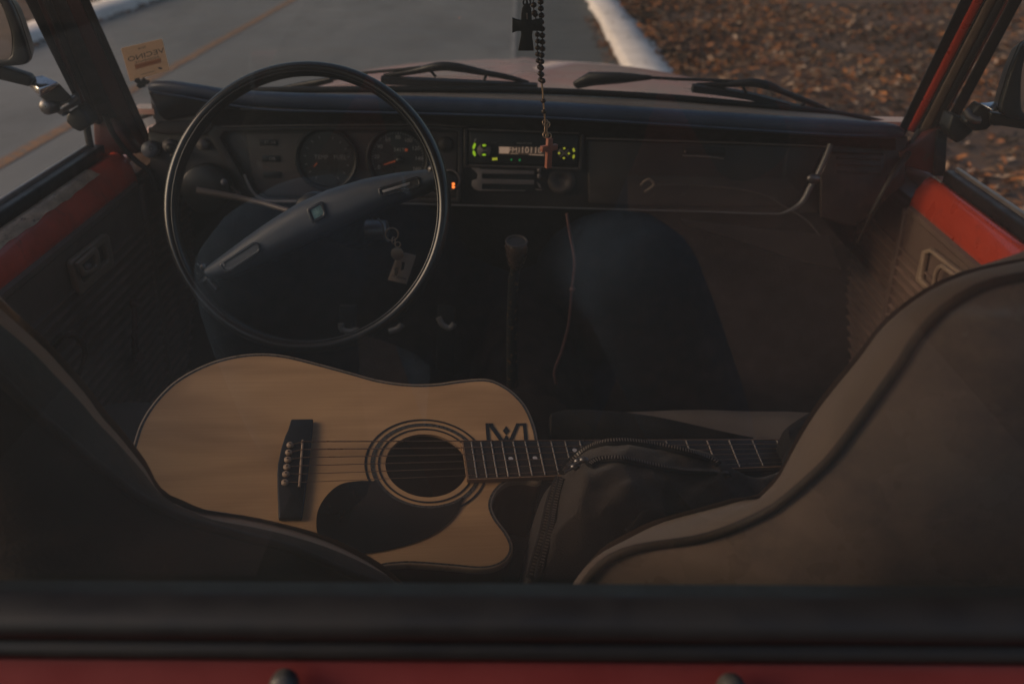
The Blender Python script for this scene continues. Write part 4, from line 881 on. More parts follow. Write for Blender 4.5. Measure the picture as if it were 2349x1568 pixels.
def cushion(x0, x1, mat, frontpx=None):
    rows = []; n = 24
    for i in range(n+1):
        y = .76+(1.31-.76)*i/n; row = []
        for j in range(21):
            t = j/20; x = x0+(x1-x0)*t; e = min(t, 1-t)*2
            z = .735+.05*((y-.76)/.55)+.03*(1-(1-min(1, e*3))**2)+.006*noise.noise(V((x*9, y*9, 2)))
            if i > n-4: z -= .05*((i-(n-4))/4)**2
            row.append(V((x, y, z)))
        rows.append(row)
    m_ = MB(); m_.grid(rows, True)
    sk = [[p for p in rows[-1]], [p+V((0, .004, -.05)) for p in rows[-1]], [p+V((0,-.02,-.16)) for p in rows[-1]]]; m_.grid(sk, True)
    for c in (0, -1): m_.grid([[r_[c] for r_ in rows], [r_[c]+V((0,0,-.18)) for r_ in rows]], True)
    return m_.build('seat_cushion', mat, truck)
cushion(.075, .665, cush); cushion(-.635, -.10, cush)
m = MB(); m.box((-.10, .62, .45), (.075, 1.2, .60)); m.build('centre_box', carpet, truck, bevel=.01)

# ================================================================== GUITAR
GR = [[0.98, -0.147, 0.136], [0.001, -0.678, -0.735], [0.201, 0.72, -0.664]]
GC = CAM+c2w((-.2474, .1492, 1.183))
gu, gv, gn = [c2w([GR[r_][c] for r_ in range(3)]).normalized() for c in range(3)]
gn = gu.cross(gv).normalized(); gv = gn.cross(gu).normalized()
def G(u_, v_, w_=0): return GC+gu*u_+gv*v_+gn*w_
def gp_(px, py, w_=0):
    P_ = hP(px, py, GC+gn*w_, gn)-GC; return (P_.dot(gu), P_.dot(gv))
def c2c(x, y): return ((640+x/2.936)*.9176, (950+y/2.936)*.9176)
gtr = thing('acoustic_guitar', 'acoustic cutaway guitar with pale spruce top lying across the seats', 'guitar', tuple(G(0,0,-.1)))
upU = [(297,1042),(322,971),(359,915),(406,871),(469,837),(531,818),(594,811),(656,816),(734,835),(800,853),(870,872),(940,881),(1000,880),(1060,872),(1120,870),(1165,890),(1197,919),(1215,947),(1228,981),(1234,1009)]
cutU = [(1200,1101),(1180,1103),(1165,1106),(1144,1122),(1131,1144),(1129,1165),(1140,1190),(1162,1219),(1176,1247),(1175,1269),(1159,1290),(1131,1303),(1094,1306),(1040,1301),(962,1295),(915,1295),(859,1306)]
UP = [gp_(*p) for p in upU]; CT = [gp_(*p) for p in cutU]
endu = min(p[0] for p in UP)
tail = [(endu-.012, .0)]
lowb = [(u_, -v_) for u_, v_ in UP[:9]]            # mirrored lower bout
out2 = [V((u_, v_, 0)) for u_, v_ in tail+UP+[(gp_(1238,1040)[0], .012), (gp_(1240,1090)[0]-.0, -.030)]+CT+lowb[::-1]]
outl = resample([p for p in smoothc(out2, 8, True)]+[out2[0]], 261)[:-1]
outl = [(p.x, p.y) for p in outl]
def inset(poly, d):
    n = len(poly); r_ = []
    for i in range(n):
        ax_, ay = poly[i-1]; bx, by = poly[(i+1) % n]; tx, ty = bx-ax_, by-ay; L_ = math.hypot(tx, ty) or 1
        r_.append((poly[i][0]-ty/L_*d*sg, poly[i][1]+tx/L_*d*sg))
    return r_
area = sum(outl[i-1][0]*outl[i][1]-outl[i][0]*outl[i-1][1] for i in range(len(outl))); sg = 1 if area > 0 else -1
HC = (.1465, 0.0); HR = .050
spruce = bpy.data.materials.new('spruce_top'); spruce.use_nodes = True
n_ = spruce.node_tree.nodes; l_ = spruce.node_tree.links; bs_ = n_['Principled BSDF']
at = n_.new('ShaderNodeAttribute'); at.attribute_name = 'guv'
def nmap(sc_, scale, det=6, dist=0):
    mp_ = n_.new('ShaderNodeMapping'); mp_.inputs['Scale'].default_value = sc_; l_.new(at.outputs['Vector'], mp_.inputs[0])
    z_ = n_.new('ShaderNodeTexNoise'); z_.inputs['Scale'].default_value = scale; z_.inputs['Detail'].default_value = det; z_.inputs['Distortion'].default_value = dist; l_.new(mp_.outputs[0], z_.inputs['Vector']); return z_
g1 = nmap((.12, 9, 1), 60, 4); g2 = nmap((.9, 3.2, 1), 4.5, 2, .6); g3 = nmap((.8, 6, 1), 9, 4)
r1_ = n_.new('ShaderNodeValToRGB'); l_.new(g1.outputs[0], r1_.inputs[0]); r1_.color_ramp.elements[0].position = .35; r1_.color_ramp.elements[1].position = .65
r1_.color_ramp.elements[0].color = (.57, .345, .165, 1); r1_.color_ramp.elements[1].color = (.62, .38, .185, 1)
r2_ = n_.new('ShaderNodeValToRGB'); l_.new(g2.outputs[0], r2_.inputs[0]); r2_.color_ramp.elements[0].position = .30; r2_.color_ramp.elements[1].position = .58
r2_.color_ramp.elements[0].color = (.55, .50, .44, 1); r2_.color_ramp.elements[1].color = (1, 1, 1, 1)
mm = n_.new('ShaderNodeMixRGB'); mm.blend_type = 'MULTIPLY'; mm.inputs[0].default_value = .75; l_.new(r1_.outputs[0], mm.inputs[1]); l_.new(r2_.outputs[0], mm.inputs[2])
l_.new(mm.outputs[0], bs_.inputs['Base Color']); bs_.inputs['Roughness'].default_value = .42; bs_.inputs['Coat Weight'].default_value = .25
# top with sound hole: zipper between hole circle and outline
top_o = inset(outl, .0045)
Nn = len(top_o)
def angsort():
    hol = []
    for (x, y) in top_o:
        a_ = math.atan2(y-HC[1], x-HC[0]); hol.append(a_)
    return hol
bm = bmesh.new()
vo = [bm.verts.new(G(x, y, 0)) for x, y in top_o]
vh = [bm.verts.new(G(HC[0]+HR*math.cos(2*math.pi*i/72), HC[1]+HR*math.sin(2*math.pi*i/72), 0)) for i in range(72)]
eo = [bm.edges.new((vo[i], vo[(i+1) % Nn])) for i in range(Nn)]; eh = [bm.edges.new((vh[i], vh[(i+1) % 72])) for i in range(72)]
bmesh.ops.triangle_fill(bm, use_beauty=True, edges=eo+eh)
bmesh.ops.recalc_face_normals(bm, faces=bm.faces)
me = bpy.data.meshes.new('soundboard'); bm.to_mesh(me); bm.free()
atr = me.attributes.new('guv', 'FLOAT_VECTOR', 'POINT')
for i, v_ in enumerate(me.vertices):
    P_ = v_.co-GC; atr.data[i].vector = (P_.dot(gu), P_.dot(gv), 0)
me.materials.append(spruce); ob = bpy.data.objects.new('soundboard', me); COL.objects.link(ob); ob.parent = gtr; ob.matrix_parent_inverse = Matrix.Translation(-ORG[gtr.name])
def ringstrip(name, o1, o2, w1, w2, mat, closed=True):
    m_ = MB(); m_.grid([[G(x, y, w1) for x, y in o1], [G(x, y, w2) for x, y in o2]], False, closed); return m_.build(name, mat, gtr)
ringstrip('purfling', inset(outl, .0046), inset(outl, .0018), .0003, .0002, abal)
m = MB(); o1 = inset(outl, .0018); m.grid([[G(x, y, .0006) for x, y in o1], [G(x, y, .0004) for x, y in outl], [G(x, y, -.008) for x, y in outl]], True, True); m.build('binding', bind, gtr)
m = MB(); m.grid([[G(x, y, w_) for x, y in outl] for w_ in (-.008, -.05, -.108)], True, True); m.add([G(x, y, -.108) for x, y in outl], [tuple(range(Nn))]); m.build('guitar_side', mahog, gtr)
m = MB(); m.add([G(x, y, -.095) for x, y in inset(outl, .004)], [tuple(range(Nn))]); m.build('guitar_back', mahog, gtr)
def circ(r_, a0=0, a1=360, n=96): return [(HC[0]+r_*math.cos(math.radians(a0+(a1-a0)*i/n)), HC[1]+r_*math.sin(math.radians(a0+(a1-a0)*i/n))) for i in range(n+1)]
for r_a, r_b, mt in ((.0752,.0724,ebony),(.0680,.0630,abal),(.0592,.0566,ebony)):
    m = MB(); m.grid([[G(x, y, .0006) for x, y in circ(r_a)], [G(x, y, .0006) for x, y in circ(r_b)]], False); m.build('rosette', mt, gtr)
m = MB(); m.grid([[G(x, y, .0) for x, y in circ(.05)], [G(x, y, -.004) for x, y in circ(.05)]], True); m.build('sound_hole_edge', neckw, gtr)
# pickguard
pg = [gp_(*c2c(*p)) for p in ((860,745),(750,745),(620,770),(520,850),(455,960),(443,1080),(470,1180),(530,1240),(640,1275),(800,1275),(1000,1240),(1200,1180),(1350,1100),(1450,1010),(1505,925),(1515,865))]
pgs = smoothc([V((x, y, 0)) for x, y in pg], 6)
a_end = math.atan2(pg[-1][1]-HC[1], pg[-1][0]-HC[0]); a_st = math.atan2(pg[0][1]-HC[1], pg[0][0]-HC[0])
if a_st > 0: a_st -= 2*math.pi
arc = [V((HC[0]+.0675*math.cos(a_end+(a_st-a_end)*i/30), HC[1]+.0675*math.sin(a_end+(a_st-a_end)*i/30), 0)) for i in range(31)]
m = MB(); m.prism([G(p.x, p.y, .0009) for p in pgs+arc], [G(p.x, p.y, .0018) for p in pgs+arc]); m.build('pickguard', pickm, gtr)
# bridge
br = [gp_(*c2c(*p), .004) for p in ((258,292),(420,290),(416,360),(405,480),(380,700),(358,880),(338,1018),(165,1020),(161,900),(158,830),(156,700),(160,620),(186,500),(215,410),(235,370))]
m = MB(); m.prism([G(x, y, 0) for x, y in br], [G(x, y, .0065) for x, y in br]); bro = m.build('bridge', ebony, gtr, bevel=.002, seg=3)
s0 = gp_(*c2c(343,440), .008); s1 = gp_(*c2c(318,780), .008)
m = MB(); m.tube([G(*s0, .0075), G(*s1, .0075)], .0016, 8); m.build('saddle', bone, bro)
pins = [gp_(*c2c(*p), .009) for p in ((250,470),(240,525),(233,578),(227,632),(219,684),(212,745))]
for x, y in pins:
    m = MB(); m.lathe(G(x, y, .006), gn, [(.0028,0),(.0044,.0012),(.0042,.003),(.0026,.0042),(.0010,.0046)], 16); po = m.build('bridge_pin', bone, bro)
    m = MB(); m.lathe(G(x, y, .0106), gn, [(.0001,.0002),(.0011,.0002)], 10); m.build('pin_dot', ebony, bro)
# neck and fingerboard
L0 = .648
def fu(k): return L0/2**(k/12)
def fw(u_): return .0215+(.0282-.0215)*(L0-u_)/(L0-fu(14))
ub = gp_(*c2c(1545,590), .008)[0]
m = MB(); m.prism([G(ub, fw(ub), .001), G(L0, fw(L0), .001), G(L0, -fw(L0), .001), G(ub, -fw(ub), .001)], [G(ub, fw(ub), .0075), G(L0, fw(L0), .0075), G(L0, -fw(L0), .0075), G(ub, -fw(ub), .0075)]); fb = m.build('fingerboard', rosew, gtr, bevel=.0006)
m = MB()
for s_ in (-1, 1): m.prism([G(ub-.001, s_*(fw(ub)+.0002), .0012), G(L0, s_*(fw(L0)+.0002), .0012), G(L0, s_*(fw(L0)+.0016), .0012), G(ub-.001, s_*(fw(ub)+.0016), .0012)], [G(ub-.001, s_*(fw(ub)+.0002), .0077), G(L0, s_*(fw(L0)+.0002), .0077), G(L0, s_*(fw(L0)+.0016), .0077), G(ub-.001, s_*(fw(ub)+.0016), .0077)])
m.prism([G(ub-.0022, fw(ub), .0012), G(ub-.0003, fw(ub), .0012), G(ub-.0003, -fw(ub), .0012), G(ub-.0022, -fw(ub), .0012)], [G(ub-.0022, fw(ub), .0077), G(ub-.0003, fw(ub), .0077), G(ub-.0003, -fw(ub), .0077), G(ub-.0022, -fw(ub), .0077)]); m.build('fingerboard_binding', neckw, fb)
for k in range(1, 21):
    u_ = fu(k); m = MB(); m.tube([G(u_, fw(u_)-.0004, .0080), G(u_, -fw(u_)+.0004, .0080)], .00105, 6); m.build('fret', fretm, fb)
for k, vs_ in ((5,(0,)),(7,(0,)),(9,(0,)),(12,(.0115,-.0115)),(15,(0,)),(17,(0,))):
    u_ = (fu(k)+fu(k-1))/2
    for v_ in vs_: m = MB(); m.lathe(G(u_, v_, .0077), gn, [(.0001,.0002),(.0030,.0002)], 16); m.build('fret_marker', pearl, fb)
m = MB(); rows = []
for u_ in (fu(14)-.02, .35, .45, .55, L0-.01, L0+.02):
    w_ = fw(u_); rows.append([G(u_, w_*math.cos(t), .001-.022*math.sin(t)) for t in [math.pi*i/12 for i in range(13)]])
m.grid(rows, True, True); m.build('neck', mahog, gtr)
m = MB(); m.prism([G(.655,.026,-.008), G(.83,.036,-.035), G(.84,0,-.037), G(.83,-.036,-.035), G(.655,-.026,-.008)], [G(.655,.026,.006), G(.83,.036,-.02), G(.84,0,-.022), G(.83,-.036,-.02), G(.655,-.026,.006)]); hs = m.build('headstock', ebony, gtr, bevel=.003)
for s_ in (-1, 1):
    for k in range(3):
        u_ = .69+.045*k; m = MB(); m.lathe(G(u_, s_*.03, -.03), gv*s_, [(.003,0),(.003,.012),(.009,.014),(.009,.02),(.0005,.022)], 12); m.build('tuning_peg', steel, hs)
m = MB(); m.prism([G(L0,.0215,.001),G(L0+.005,.0215,.001),G(L0+.005,-.0215,.001),G(L0,-.0215,.001)], [G(L0,.0215,.010),G(L0+.005,.0215,.010),G(L0+.005,-.0215,.010),G(L0,-.0215,.010)]); m.build('nut', bone, gtr)
sv = [s0[1]*.93, s1[1]*.93]
for k in range(6):
    t = (k+.35)/5.7; vs0 = s0[1]*(1-t)+s1[1]*t; us0 = s0[0]*(1-t)+s1[0]*t; ve = .0185-.0074*k
    px_, py_ = pins[k]
    m = MB(); m.tube([G(px_+.003, py_, .0085), G(us0, vs0, .0105), G(L0+.002, ve, .0112)], [.00075-.00008*k]*3, 6); m.build('string', strg, gtr)
# bold W mark with brackets on the top near the neck
m = MB()
def lg(pts): 
    q_ = [gp_(*c2c(*p)) for p in pts]; m.prism([G(x, y, .0004) for x, y in q_], [G(x, y, .0008) for x, y in q_])
lg(((1683,318),(1706,318),(1718,450),(1692,450))); lg(((1707,318),(1740,318),(1742,334),(1709,334))); lg(((1707,335),(1742,335),(1822,450),(1790,450)))
lg(((1835,338),(1858,372),(1835,404),(1812,372))); lg(((1833,406),(1840,406),(1862,450),(1842,450),(1835,436),(1826,450),(1808,450)))
lg(((1910,318),(1936,318),(1882,450),(1852,450))); lg(((1937,318),(1981,316),(1982,332),(1931,334))); lg(((1957,333),(1982,333),(1994,450),(1968,450))); lg(((1719,441),(1730,441),(1730,450),(1719,450))); lg(((1940,441),(1967,441),(1967,450),(1940,450)))
m.build('logo_mark', ebony, gtr)

# ================================================================== BLACK BAG
def c3c(x, y): return ((1300+x/2.936)*.9176, (980+y/2.936)*.9176)
def GP(px, py, w_): return hP(px, py, GC+gn*w_, gn)
bag = thing('backpack', 'dark canvas bag with curved zips lying over the guitar neck', 'bag', tuple(GP(1500,1180,-.05)))
upB = [((1188,1372),-.05),((1200,1300),-.03),((1222,1200),-.01),((1250,1128),.005),((1286,1092),.018),((1312,1058),.022),((1343,1031),.022),((1387,1018),.022),((1430,1014),.022),((1475,1016),.022),((1537,1028),.022),((1584,1037),.022),((1630,1052),.022),((1652,1066),.022),((1690,1086),.018),((1730,1096),.015),((1770,1088),.01),((1830,1062),.0)]
loB = [((1200,1420),-.05),((1350,1400),-.03),((1500,1350),-.02),((1650,1290),-.02),((1800,1230),-.02),((1900,1150),-.02)]
UB = smoothc([GP(*p, w_) for p, w_ in upB], 4); LB = smoothc([GP(*p, w_) for p, w_ in loB], 6)
def bw(P_, s_, t):
    e = math.sin(math.pi*min(1, t*1.05)) if t < .95 else 0
    q_ = V((P_.x, P_.y, P_.z))
    rdg = abs(noise.noise(q_*V((6, 6, 6)).x+V((5, 1, 2))))
    return e*(.022*noise.noise(q_*9)+.022*(.4-abs(noise.noise(V((q_.x*16-q_.y*12, q_.z*20, 9)))))+.012*(0.5-abs(noise.noise(V((q_.x*11+q_.z*6, q_.y*5, 3)))))+.014*(.4-abs(noise.noise(q_*22)))+.003*noise.noise(q_*60))
def bh(s_, t): return (.045*math.sin(math.pi*min(1, s_*1.2+.1))+.022)*(1-abs(2*min(1, t*1.0)-1)**3)
m = MB(); loft(m, UB, LB, gn, bh, n=90, k=60, back=.05, wob=bw); bb = m.build('bag_body', canvas, bag)
bb_me = bb.data
from mathutils.bvhtree import BVHTree
bvh = BVHTree.FromPolygons([v_.co for v_ in bb_me.vertices], [p.vertices[:] for p in bb_me.polygons])
def onbag(px, py, lift=.003):
    d_ = ray(px, py); h_, nn, _, _ = bvh.ray_cast(CAM, d_)
    return (h_+gn*lift) if h_ else GP(px, py, .02+lift)
def zipper(pts, wid=.006, lift=.004):
    P_ = smoothc([onbag(*c3c(*p), lift) for p in pts], 5); P_ = resample(P_, max(20, int(sum((P_[i]-P_[i-1]).length for i in range(1, len(P_)))/.004)))
    for _ in range(3): P_ = [P_[0]]+[(P_[i-1]+P_[i]*2+P_[i+1])/4 for i in range(1, len(P_)-1)]+[P_[-1]]
    m_ = MB(); m_.tube(P_, wid, 8, flat=(gn, .35)); z_ = m_.build('zip_tape', canvd, bag)
    m_ = MB(); Q = resample(P_, int(len(P_)*1.15))
    for i in range(1, len(Q)-1):
        t_ = (Q[i+1]-Q[i-1]).normalized(); s_ = t_.cross(gn).normalized(); c_ = Q[i]+gn*(wid*.35+.0004); hw = .0022; ht_ = .0007
        m_.prism([c_-t_*ht_-s_*hw, c_+t_*ht_-s_*hw, c_+t_*ht_+s_*hw, c_-t_*ht_+s_*hw], [p+gn*.0009 for p in (c_-t_*ht_-s_*hw, c_+t_*ht_-s_*hw, c_+t_*ht_+s_*hw, c_-t_*ht_+s_*hw)])
    m_.build('zip_teeth', zipm, z_)
zipper(((310,610),(370,530),(440,460),(530,405),(640,380),(760,375),(900,388),(1000,405),(1130,432),(1260,465),(1380,505),(1450,545)), .0062)
zipper(((500,555),(540,522),(620,505),(720,502),(830,520),(950,550),(1080,575),(1200,592),(1380,600),(1530,615)), .0055)
zipper(((285,640),(240,740),(205,860),(180,980),(150,1100),(110,1230),(70,1380)), .0050); zipper(((300,650),(270,760),(245,880),(225,1000),(195,1120),(160,1250),(120,1400)), .0050)
m = MB()
for p in ((420,540),(350,545),(460,530),(395,580)):
    c_ = onbag(*c3c(*p), .008); m.ball(c_, (.006,.004,.004), 6); m.tube([c_, c_+V((-.012,-.006,-.004))], .0016, 6)
m.build('zip_pull', steel, bag)
pk = [((1430,1220),.03),((1450,1204),.04),((1478,1176),.045),((1540,1180),.045),((1600,1182),.04),((1640,1180),.035)]
m = MB(); A_ = [onbag(*p, .008) for p, _ in pk]; B_ = [onbag(p[0]+8, p[1]+46, .006) for p, _ in pk]; loft(m, smoothc(A_, 4), smoothc(B_, 4), gn, .006, n=50, k=8, back=.004, wob=lambda P_, s_, t: .0007*math.sin(s_*330)); m.build('mesh_pocket', canvd, bag)
# dark flap of cloth between neck and seat front, and cover over the headstock
m = MB(); loft(m, smoothc([GP(*p, .0) for p in ((1262,952),(1300,940),(1380,942),(1450,947),(1540,962),(1620,980),(1725,1004))], 4), smoothc([GP(*p, -.01) for p in ((1262,1002),(1300,1004),(1380,1006),(1450,1008),(1540,1008),(1620,1008),(1728,1006))], 4), gn, lambda s_, t: .012*(1-s_**2)*(1-abs(2*t-1)**3), n=50, k=14, back=.012, wob=lambda P_, s_, t: .010*noise.noise(P_*14)*math.sin(math.pi*t)); m.build('bag_flap', canvd, bag)
cl = MB()
rows = []; uu = [((1792,1008),(1790,1068)),((1800,985),(1786,1100)),((1850,950),(1790,1160)),((1900,925),(1840,1185)),((1960,880),(1900,1180))]
A_ = smoothc([GP(*a_, .03) for a_, b_ in uu], 5); B_ = smoothc([GP(*b_, .0) for a_, b_ in uu], 5)
loft(cl, A_, B_, gn, .035, n=40, k=30, back=.06, wob=lambda P_, s_, t: .020*noise.noise(P_*13)*math.sin(math.pi*t)+.007*noise.noise(P_*40)*math.sin(math.pi*t))
m_ = cl.build('black_cloth', canvd); m_['label'] = 'crumpled black cloth over the headstock end of the guitar'; m_['category'] = 'cloth'

# ================================================================== HANGING THINGS
YH = 1.16
def H_(cx, cy, dy=0): return hY(1009.4+.2692*cx, .2692*cy, YH+dy)
ros = thing('rosary', 'dark bead rosary with small reddish wooden cross hanging before the dashboard', 'rosary', tuple(H_(860,-250)))
def beads(path, step, r_, name='beads', mat=beadm):
    P_ = smoothc([H_(*p) for p in path], 6); L_ = sum((P_[i]-P_[i-1]).length for i in range(1, len(P_))); Q = resample(P_, max(2, int(L_/step)))
    for c_ in Q: m_ = MB(); m_.ball(c_+V((random.uniform(-.0004,.0004), random.uniform(-.001,.001), 0)), (r_, r_, r_*.92), 6); m_.build('bead', mat, ros)
    m_ = MB(); m_.tube(P_, .0006, 5); m_.build('bead_cord', beadm, ros)
beads(((797,-160),(795,0),(802,110)), .0062, .0036); beads(((812,125),(828,290),(832,450),(850,590),(858,680)), .0060, .0032)
beads(((856,-160),(857,0),(863,150),(872,300),(870,450),(863,600),(872,690)), .0064, .0036); beads(((878,860),(886,905),(888,950)), .0056, .0032)
m = MB(); m.tube([H_(*p) for p in ((866,690),(876,780),(880,860),(889,960),(897,1040),(903,1100),(915,1165))], .0012, 6)
for cx, cy in ((897,1045),(912,1062),(900,1150),(925,1160)): m.torus(H_(cx, cy), (.3,-1,.2), .0034, .0007, n=18, m=6)
for cy in range(1075, 1145, 14): m.torus(H_(902, cy), (1 if (cy//14) % 2 else .1, -1, 0), .0018, .0006, n=12, m=5)
m.build('chain', brassm, ros)
# wooden cross turned a little so that its edge shows
cc_ = hY(1256, 350, YH); cth = math.radians(28); ex_c = V((math.cos(cth), math.sin(cth), 0)); ez_c = V((.02, 0, 1)).normalized(); en_c = ex_c.cross(ez_c)
if en_c.y > 0: en_c = -en_c
s_m = (hY(1256, 386, YH)-hY(1256, 318, YH)).length
m = MB(); hw = s_m*.095
P_ = [(-hw,-.5),(hw,-.5),(hw,.08),(3.1*hw,.10),(3.1*hw,.28),(hw,.27),(hw,.5),(-hw,.5),(-hw,.27),(-3.1*hw,.26),(-3.1*hw,.08),(-hw,.08)]
pts = [cc_+ex_c*x+ez_c*(y*s_m) for x, y in P_]; m.prism(pts, [p+en_c*.006 for p in pts]); m.build('wooden_cross', woodc, ros, bevel=.0006)
crs = thing('cross_pendant', 'flat black flared cross pendant hanging beside the rosary beads', 'cross pendant', tuple(H_(740,-300,-.01)))
m = MB(); pc = [(615,150),(655,166),(690,172),(692,120),(700,70),(720,36),(740,26),(760,36),(776,70),(782,120),(782,172),(820,166),(872,152),(874,272),(830,262),(790,266),(785,300),(800,434),(665,434),(690,300),(690,266),(655,268),(615,282)]
pts = [H_(*p, -.012) for p in pc]; m.prism(pts, [p+V((0,.004,0)) for p in pts]); m.build('cross', blk, crs, bevel=.0005)
m = MB(); m.tube([H_(*p, -.010) for p in ((741,30),(738,0),(735,-80),(733,-260))], .0013, 6); m.torus(H_(740,20,-.010), (0,1,0), .004, .001, n=16, m=6); m.build('cord', rub, crs)
m = MB(); pts = [H_(*p, -.0125) for p in ((731,112),(748,112),(748,166),(736,166))]; m.prism(pts, [p-V((0,.0004,0)) for p in pts]); m.build('inlay', lgrey, crs)
# keys
YK = 1.40
def K_(cx, cy, dy=0): return hY(367+.3125*cx, 367+.3125*cy, YK+dy)
key = thing('car_keys', 'key ring with worn key and tan tag hanging under the steering wheel', 'keys', tuple(K_(1660,480)))
m = MB(); m.torus(K_(1702,545), (.2,-1,.1), .0095, .0010, n=30, m=6); m.torus(K_(1715,590), (1,-.4,.1), .0050, .0009, n=20, m=6); m.torus(K_(1745,620), (.2,-1,.1), .0040, .0008, n=20, m=6); m.build('key_ring', brassm, key)
m = MB(); m.tube(smoothc([K_(*p) for p in ((1600,430),(1635,470),(1640,520),(1652,575),(1680,600))], 5), .0014, 6); m.build('wire_hook', steel, key)
m = MB(); pts = [K_(*p) for p in ((1722,645),(1765,648),(1785,672),(1788,705),(1770,728),(1742,740),(1715,728),(1695,700),(1697,665))]; m.prism(pts, [p+V((0,.002,0)) for p in pts])
pts = [K_(*p) for p in ((1725,735),(1762,738),(1745,850),(1732,862),(1718,840))]; m.prism(pts, [p+V((0,.002,0)) for p in pts]); m.build('key', keym, key, bevel=.0004)
m = MB(); pts = [K_(*p, .006) for p in ((1800,680),(1880,702),(1876,716),(1808,912),(1672,880),(1742,690))]; m.prism(pts, [p+V((0,.0015,0)) for p in pts]); tg = m.build('key_tag', tagm, key, bevel=.0004)
m = MB(); m.text('MAZAPA', K_(1755,862,.0055), (K_(1800,875)-K_(1700,850)).normalized(), (K_(1740,750)-K_(1700,850)).normalized(), .0055)
pts = [K_(*p, .0058) for p in ((1775,745),(1798,750),(1790,800),(1770,812))]; m.prism(pts, [p-V((0,.0003,0)) for p in pts]); m.build('tag_print', blk, tg)
# cable
m = MB(); m.tube(smoothc([hY(*p, 1.60) for p in ((1300,490),(1308,540),(1318,600),(1312,665),(1305,740),(1290,800),(1272,850),(1276,880))], 6), [.0024]*43, 8); m.ball(hY(1313,664,1.60), .0055, 6)
cb = m.build('cable', pinkc); cb['label'] = 'thin pinkish cable hanging from the dashboard to the floor'; cb['category'] = 'cable'

# ================================================================== PHOTOGRAPHER, crouching behind the rear window (seen only as a dim reflection in it)
denim = M('blue_denim', (0.15, 0.25, 0.40), .85, namt=.25, nscale=14, bump=.5, bscale=500, spec=.2)
jacket = M('dark_jacket_cloth', (0.03, 0.028, 0.027), .9, namt=.3, nscale=12, bump=.4, bscale=300, spec=.2)
skin = M('skin', (0.42, 0.25, 0.18), .5, namt=.1, nscale=20)
hairm = M('dark_hair', (0.02, 0.014, 0.01), .5, namt=.3, nscale=60, stretch=(1, 1, .2))
def skinned(name, joints, bones, mat, par=None, sub=2, root=0):
    me = bpy.data.meshes.new(name); me.from_pydata([j[:3] for j in joints], bones, []); o = bpy.data.objects.new(name, me); COL.objects.link(o)
    md = o.modifiers.new('skin', 'SKIN'); sv_ = me.skin_vertices[0].data
    for i, j in enumerate(joints):
        r_ = j[3]; sv_[i].radius = r_ if hasattr(r_, '__len__') else (r_, r_); sv_[i].use_root = (i == root)
    md.use_smooth_shade = True
    q = o.modifiers.new('sub', 'SUBSURF'); q.levels = sub; q.render_levels = sub
    me.materials.append(mat)
    if par: o.parent = par; o.matrix_parent_inverse = Matrix.Translation(-par.location)
    return o
J = [(0,-.42,.93,.15),(0,-.40,1.05,.145),(0,-.35,1.20,.19),(0,-.31,1.33,.17),(0,-.28,1.42,.06),(0,-.26,1.47,.055),
     (-.19,-.30,1.37,.065),(-.30,-.20,1.18,.052),(-.17,-.08,1.36,.04),(-.115,-.055,1.43,.030),
     (.19,-.30,1.37,.065),(.30,-.20,1.18,.052),(.17,-.08,1.36,.04),(.115,-.055,1.43,.030)]
per = skinned('person', J, [(0,1),(1,2),(2,3),(3,4),(4,5),(3,6),(6,7),(7,8),(8,9),(3,10),(10,11),(11,12),(12,13)], jacket)
per['label'] = 'person in a dark jacket and blue jeans crouching behind the rear window'; per['category'] = 'person'
J = [(0,-.43,.92,.155),(-.11,-.40,.93,.115),(-.20,-.12,1.09,.10),(-.225,.15,1.17,.088),(-.22,.07,.97,.066),(-.21,-.04,.80,.05),
     (.11,-.40,.93,.115),(.12,-.12,1.07,.080),(.115,.16,1.17,.062),(.20,.08,.97,.062),(.27,-.04,.80,.05)]
skinned('jeans', J, [(0,1),(1,2),(2,3),(3,4),(4,5),(0,6),(6,7),(7,8),(8,9),(9,10)], denim, per)
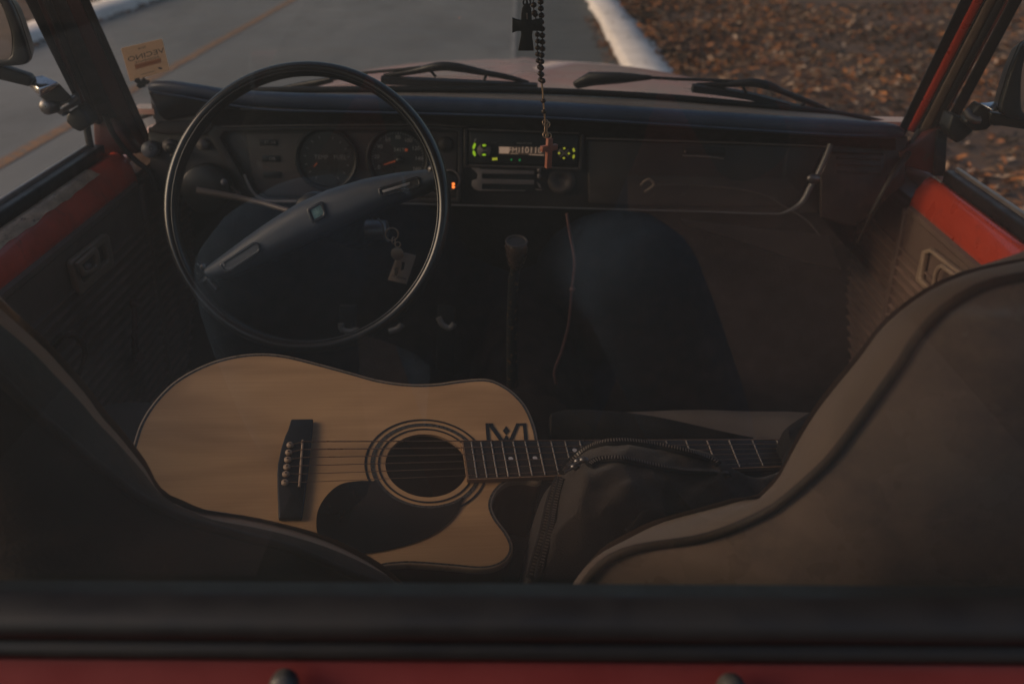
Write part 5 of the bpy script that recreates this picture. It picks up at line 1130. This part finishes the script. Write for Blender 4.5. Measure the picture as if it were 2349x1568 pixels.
for sx in (-1, 1):
    J = [(sx*.235,-.12,.775,(.042,.04)),(sx*.24,-.03,.77,(.045,.035)),(sx*.25,.08,.762,(.045,.028)),(sx*.255,.13,.757,(.036,.022))]
    skinned('shoe', J, [(0,1),(1,2),(2,3)], rub, per)
    J = [(sx*.110,-.052,1.44,.024),(sx*.100,-.045,1.475,(.030,.018)),(sx*.094,-.040,1.505,(.034,.015))]; Bn = [(0,1),(1,2)]
    for k in range(4):
        b0 = len(J); bz = 1.475+.018*k; ln = (.030,.034,.033,.027)[k]
        J += [(sx*.088,-.022,bz,.0088),(sx*.078,-.022+ln*.6,bz+.003,.0082),(sx*.062,-.018+ln*.7,bz+.003,.0078),(sx*.050,-.026+ln*.6,bz+.002,.0070)]
        Bn += [(2 if k > 1 else 1, b0),(b0,b0+1),(b0+1,b0+2),(b0+2,b0+3)]
    b0 = len(J); J += [(sx*.088,-.058,1.470,.011),(sx*.070,-.068,1.480,.0095),(sx*.054,-.066,1.488,.008)]; Bn += [(1,b0),(b0,b0+1),(b0+1,b0+2)]
    skinned('hand', J, Bn, skin, per)
hd = MB(); rows = []
HCc = V((0, -.235, 1.585))
for i in range(25):
    ph = math.pi*i/24; row = []
    for j in range(32):
        t = 2*math.pi*j/32; x = .074*math.sin(ph)*math.cos(t); y = .095*math.sin(ph)*math.sin(t); z = .115*math.cos(ph)
        if z < 0: x *= 1+z*2.2; y = y*(1+z*.8)+(.012 if y > 0 else 0)*(-z/.1)
        f = max(0, y)/.095
        if f > 0:
            nose = math.exp(-(x/.012)**2-((z+.018)/.022)**2)*.024; eye = -math.exp(-((abs(x)-.032)/.014)**2-((z-.008)/.010)**2)*.009
            mouth = -math.exp(-(x/.025)**2-((z+.058)/.004)**2)*.004+math.exp(-(x/.024)**2-((z+.058)/.014)**2)*.006; brow = math.exp(-((abs(x)-.03)/.02)**2-((z-.024)/.008)**2)*.004
            y += (nose+eye+mouth+brow)*f
        row.append(HCc+V((x, y, z)))
    rows.append(row)
hd.grid(rows, True, True)
for sx in (-1, 1): hd.ball(HCc+V((sx*.076, -.008, -.005)), (.008, .018, .030), 8)
hdo = hd.build('head', skin, None); hdo.parent = per; hdo.matrix_parent_inverse = Matrix()
hr = MB(); rows = []
for i in range(15):
    ph = math.pi*.62*i/14; row = []
    for j in range(32):
        t = 2*math.pi*j/32; n_v = 1+.03*noise.noise(V((math.cos(t)*4, math.sin(t)*4, ph*5)))
        lim = ph if math.sin(t) < .2 else min(ph, math.pi*.32)
        row.append(HCc+V((.084*n_v*math.sin(lim)*math.cos(t), .104*n_v*math.sin(lim)*math.sin(t)-.006, .126*n_v*math.cos(lim))))
    rows.append(row)
hr.grid(rows, True, True); hro = hr.build('hair', hairm, None); hro.parent = per; hro.matrix_parent_inverse = Matrix()
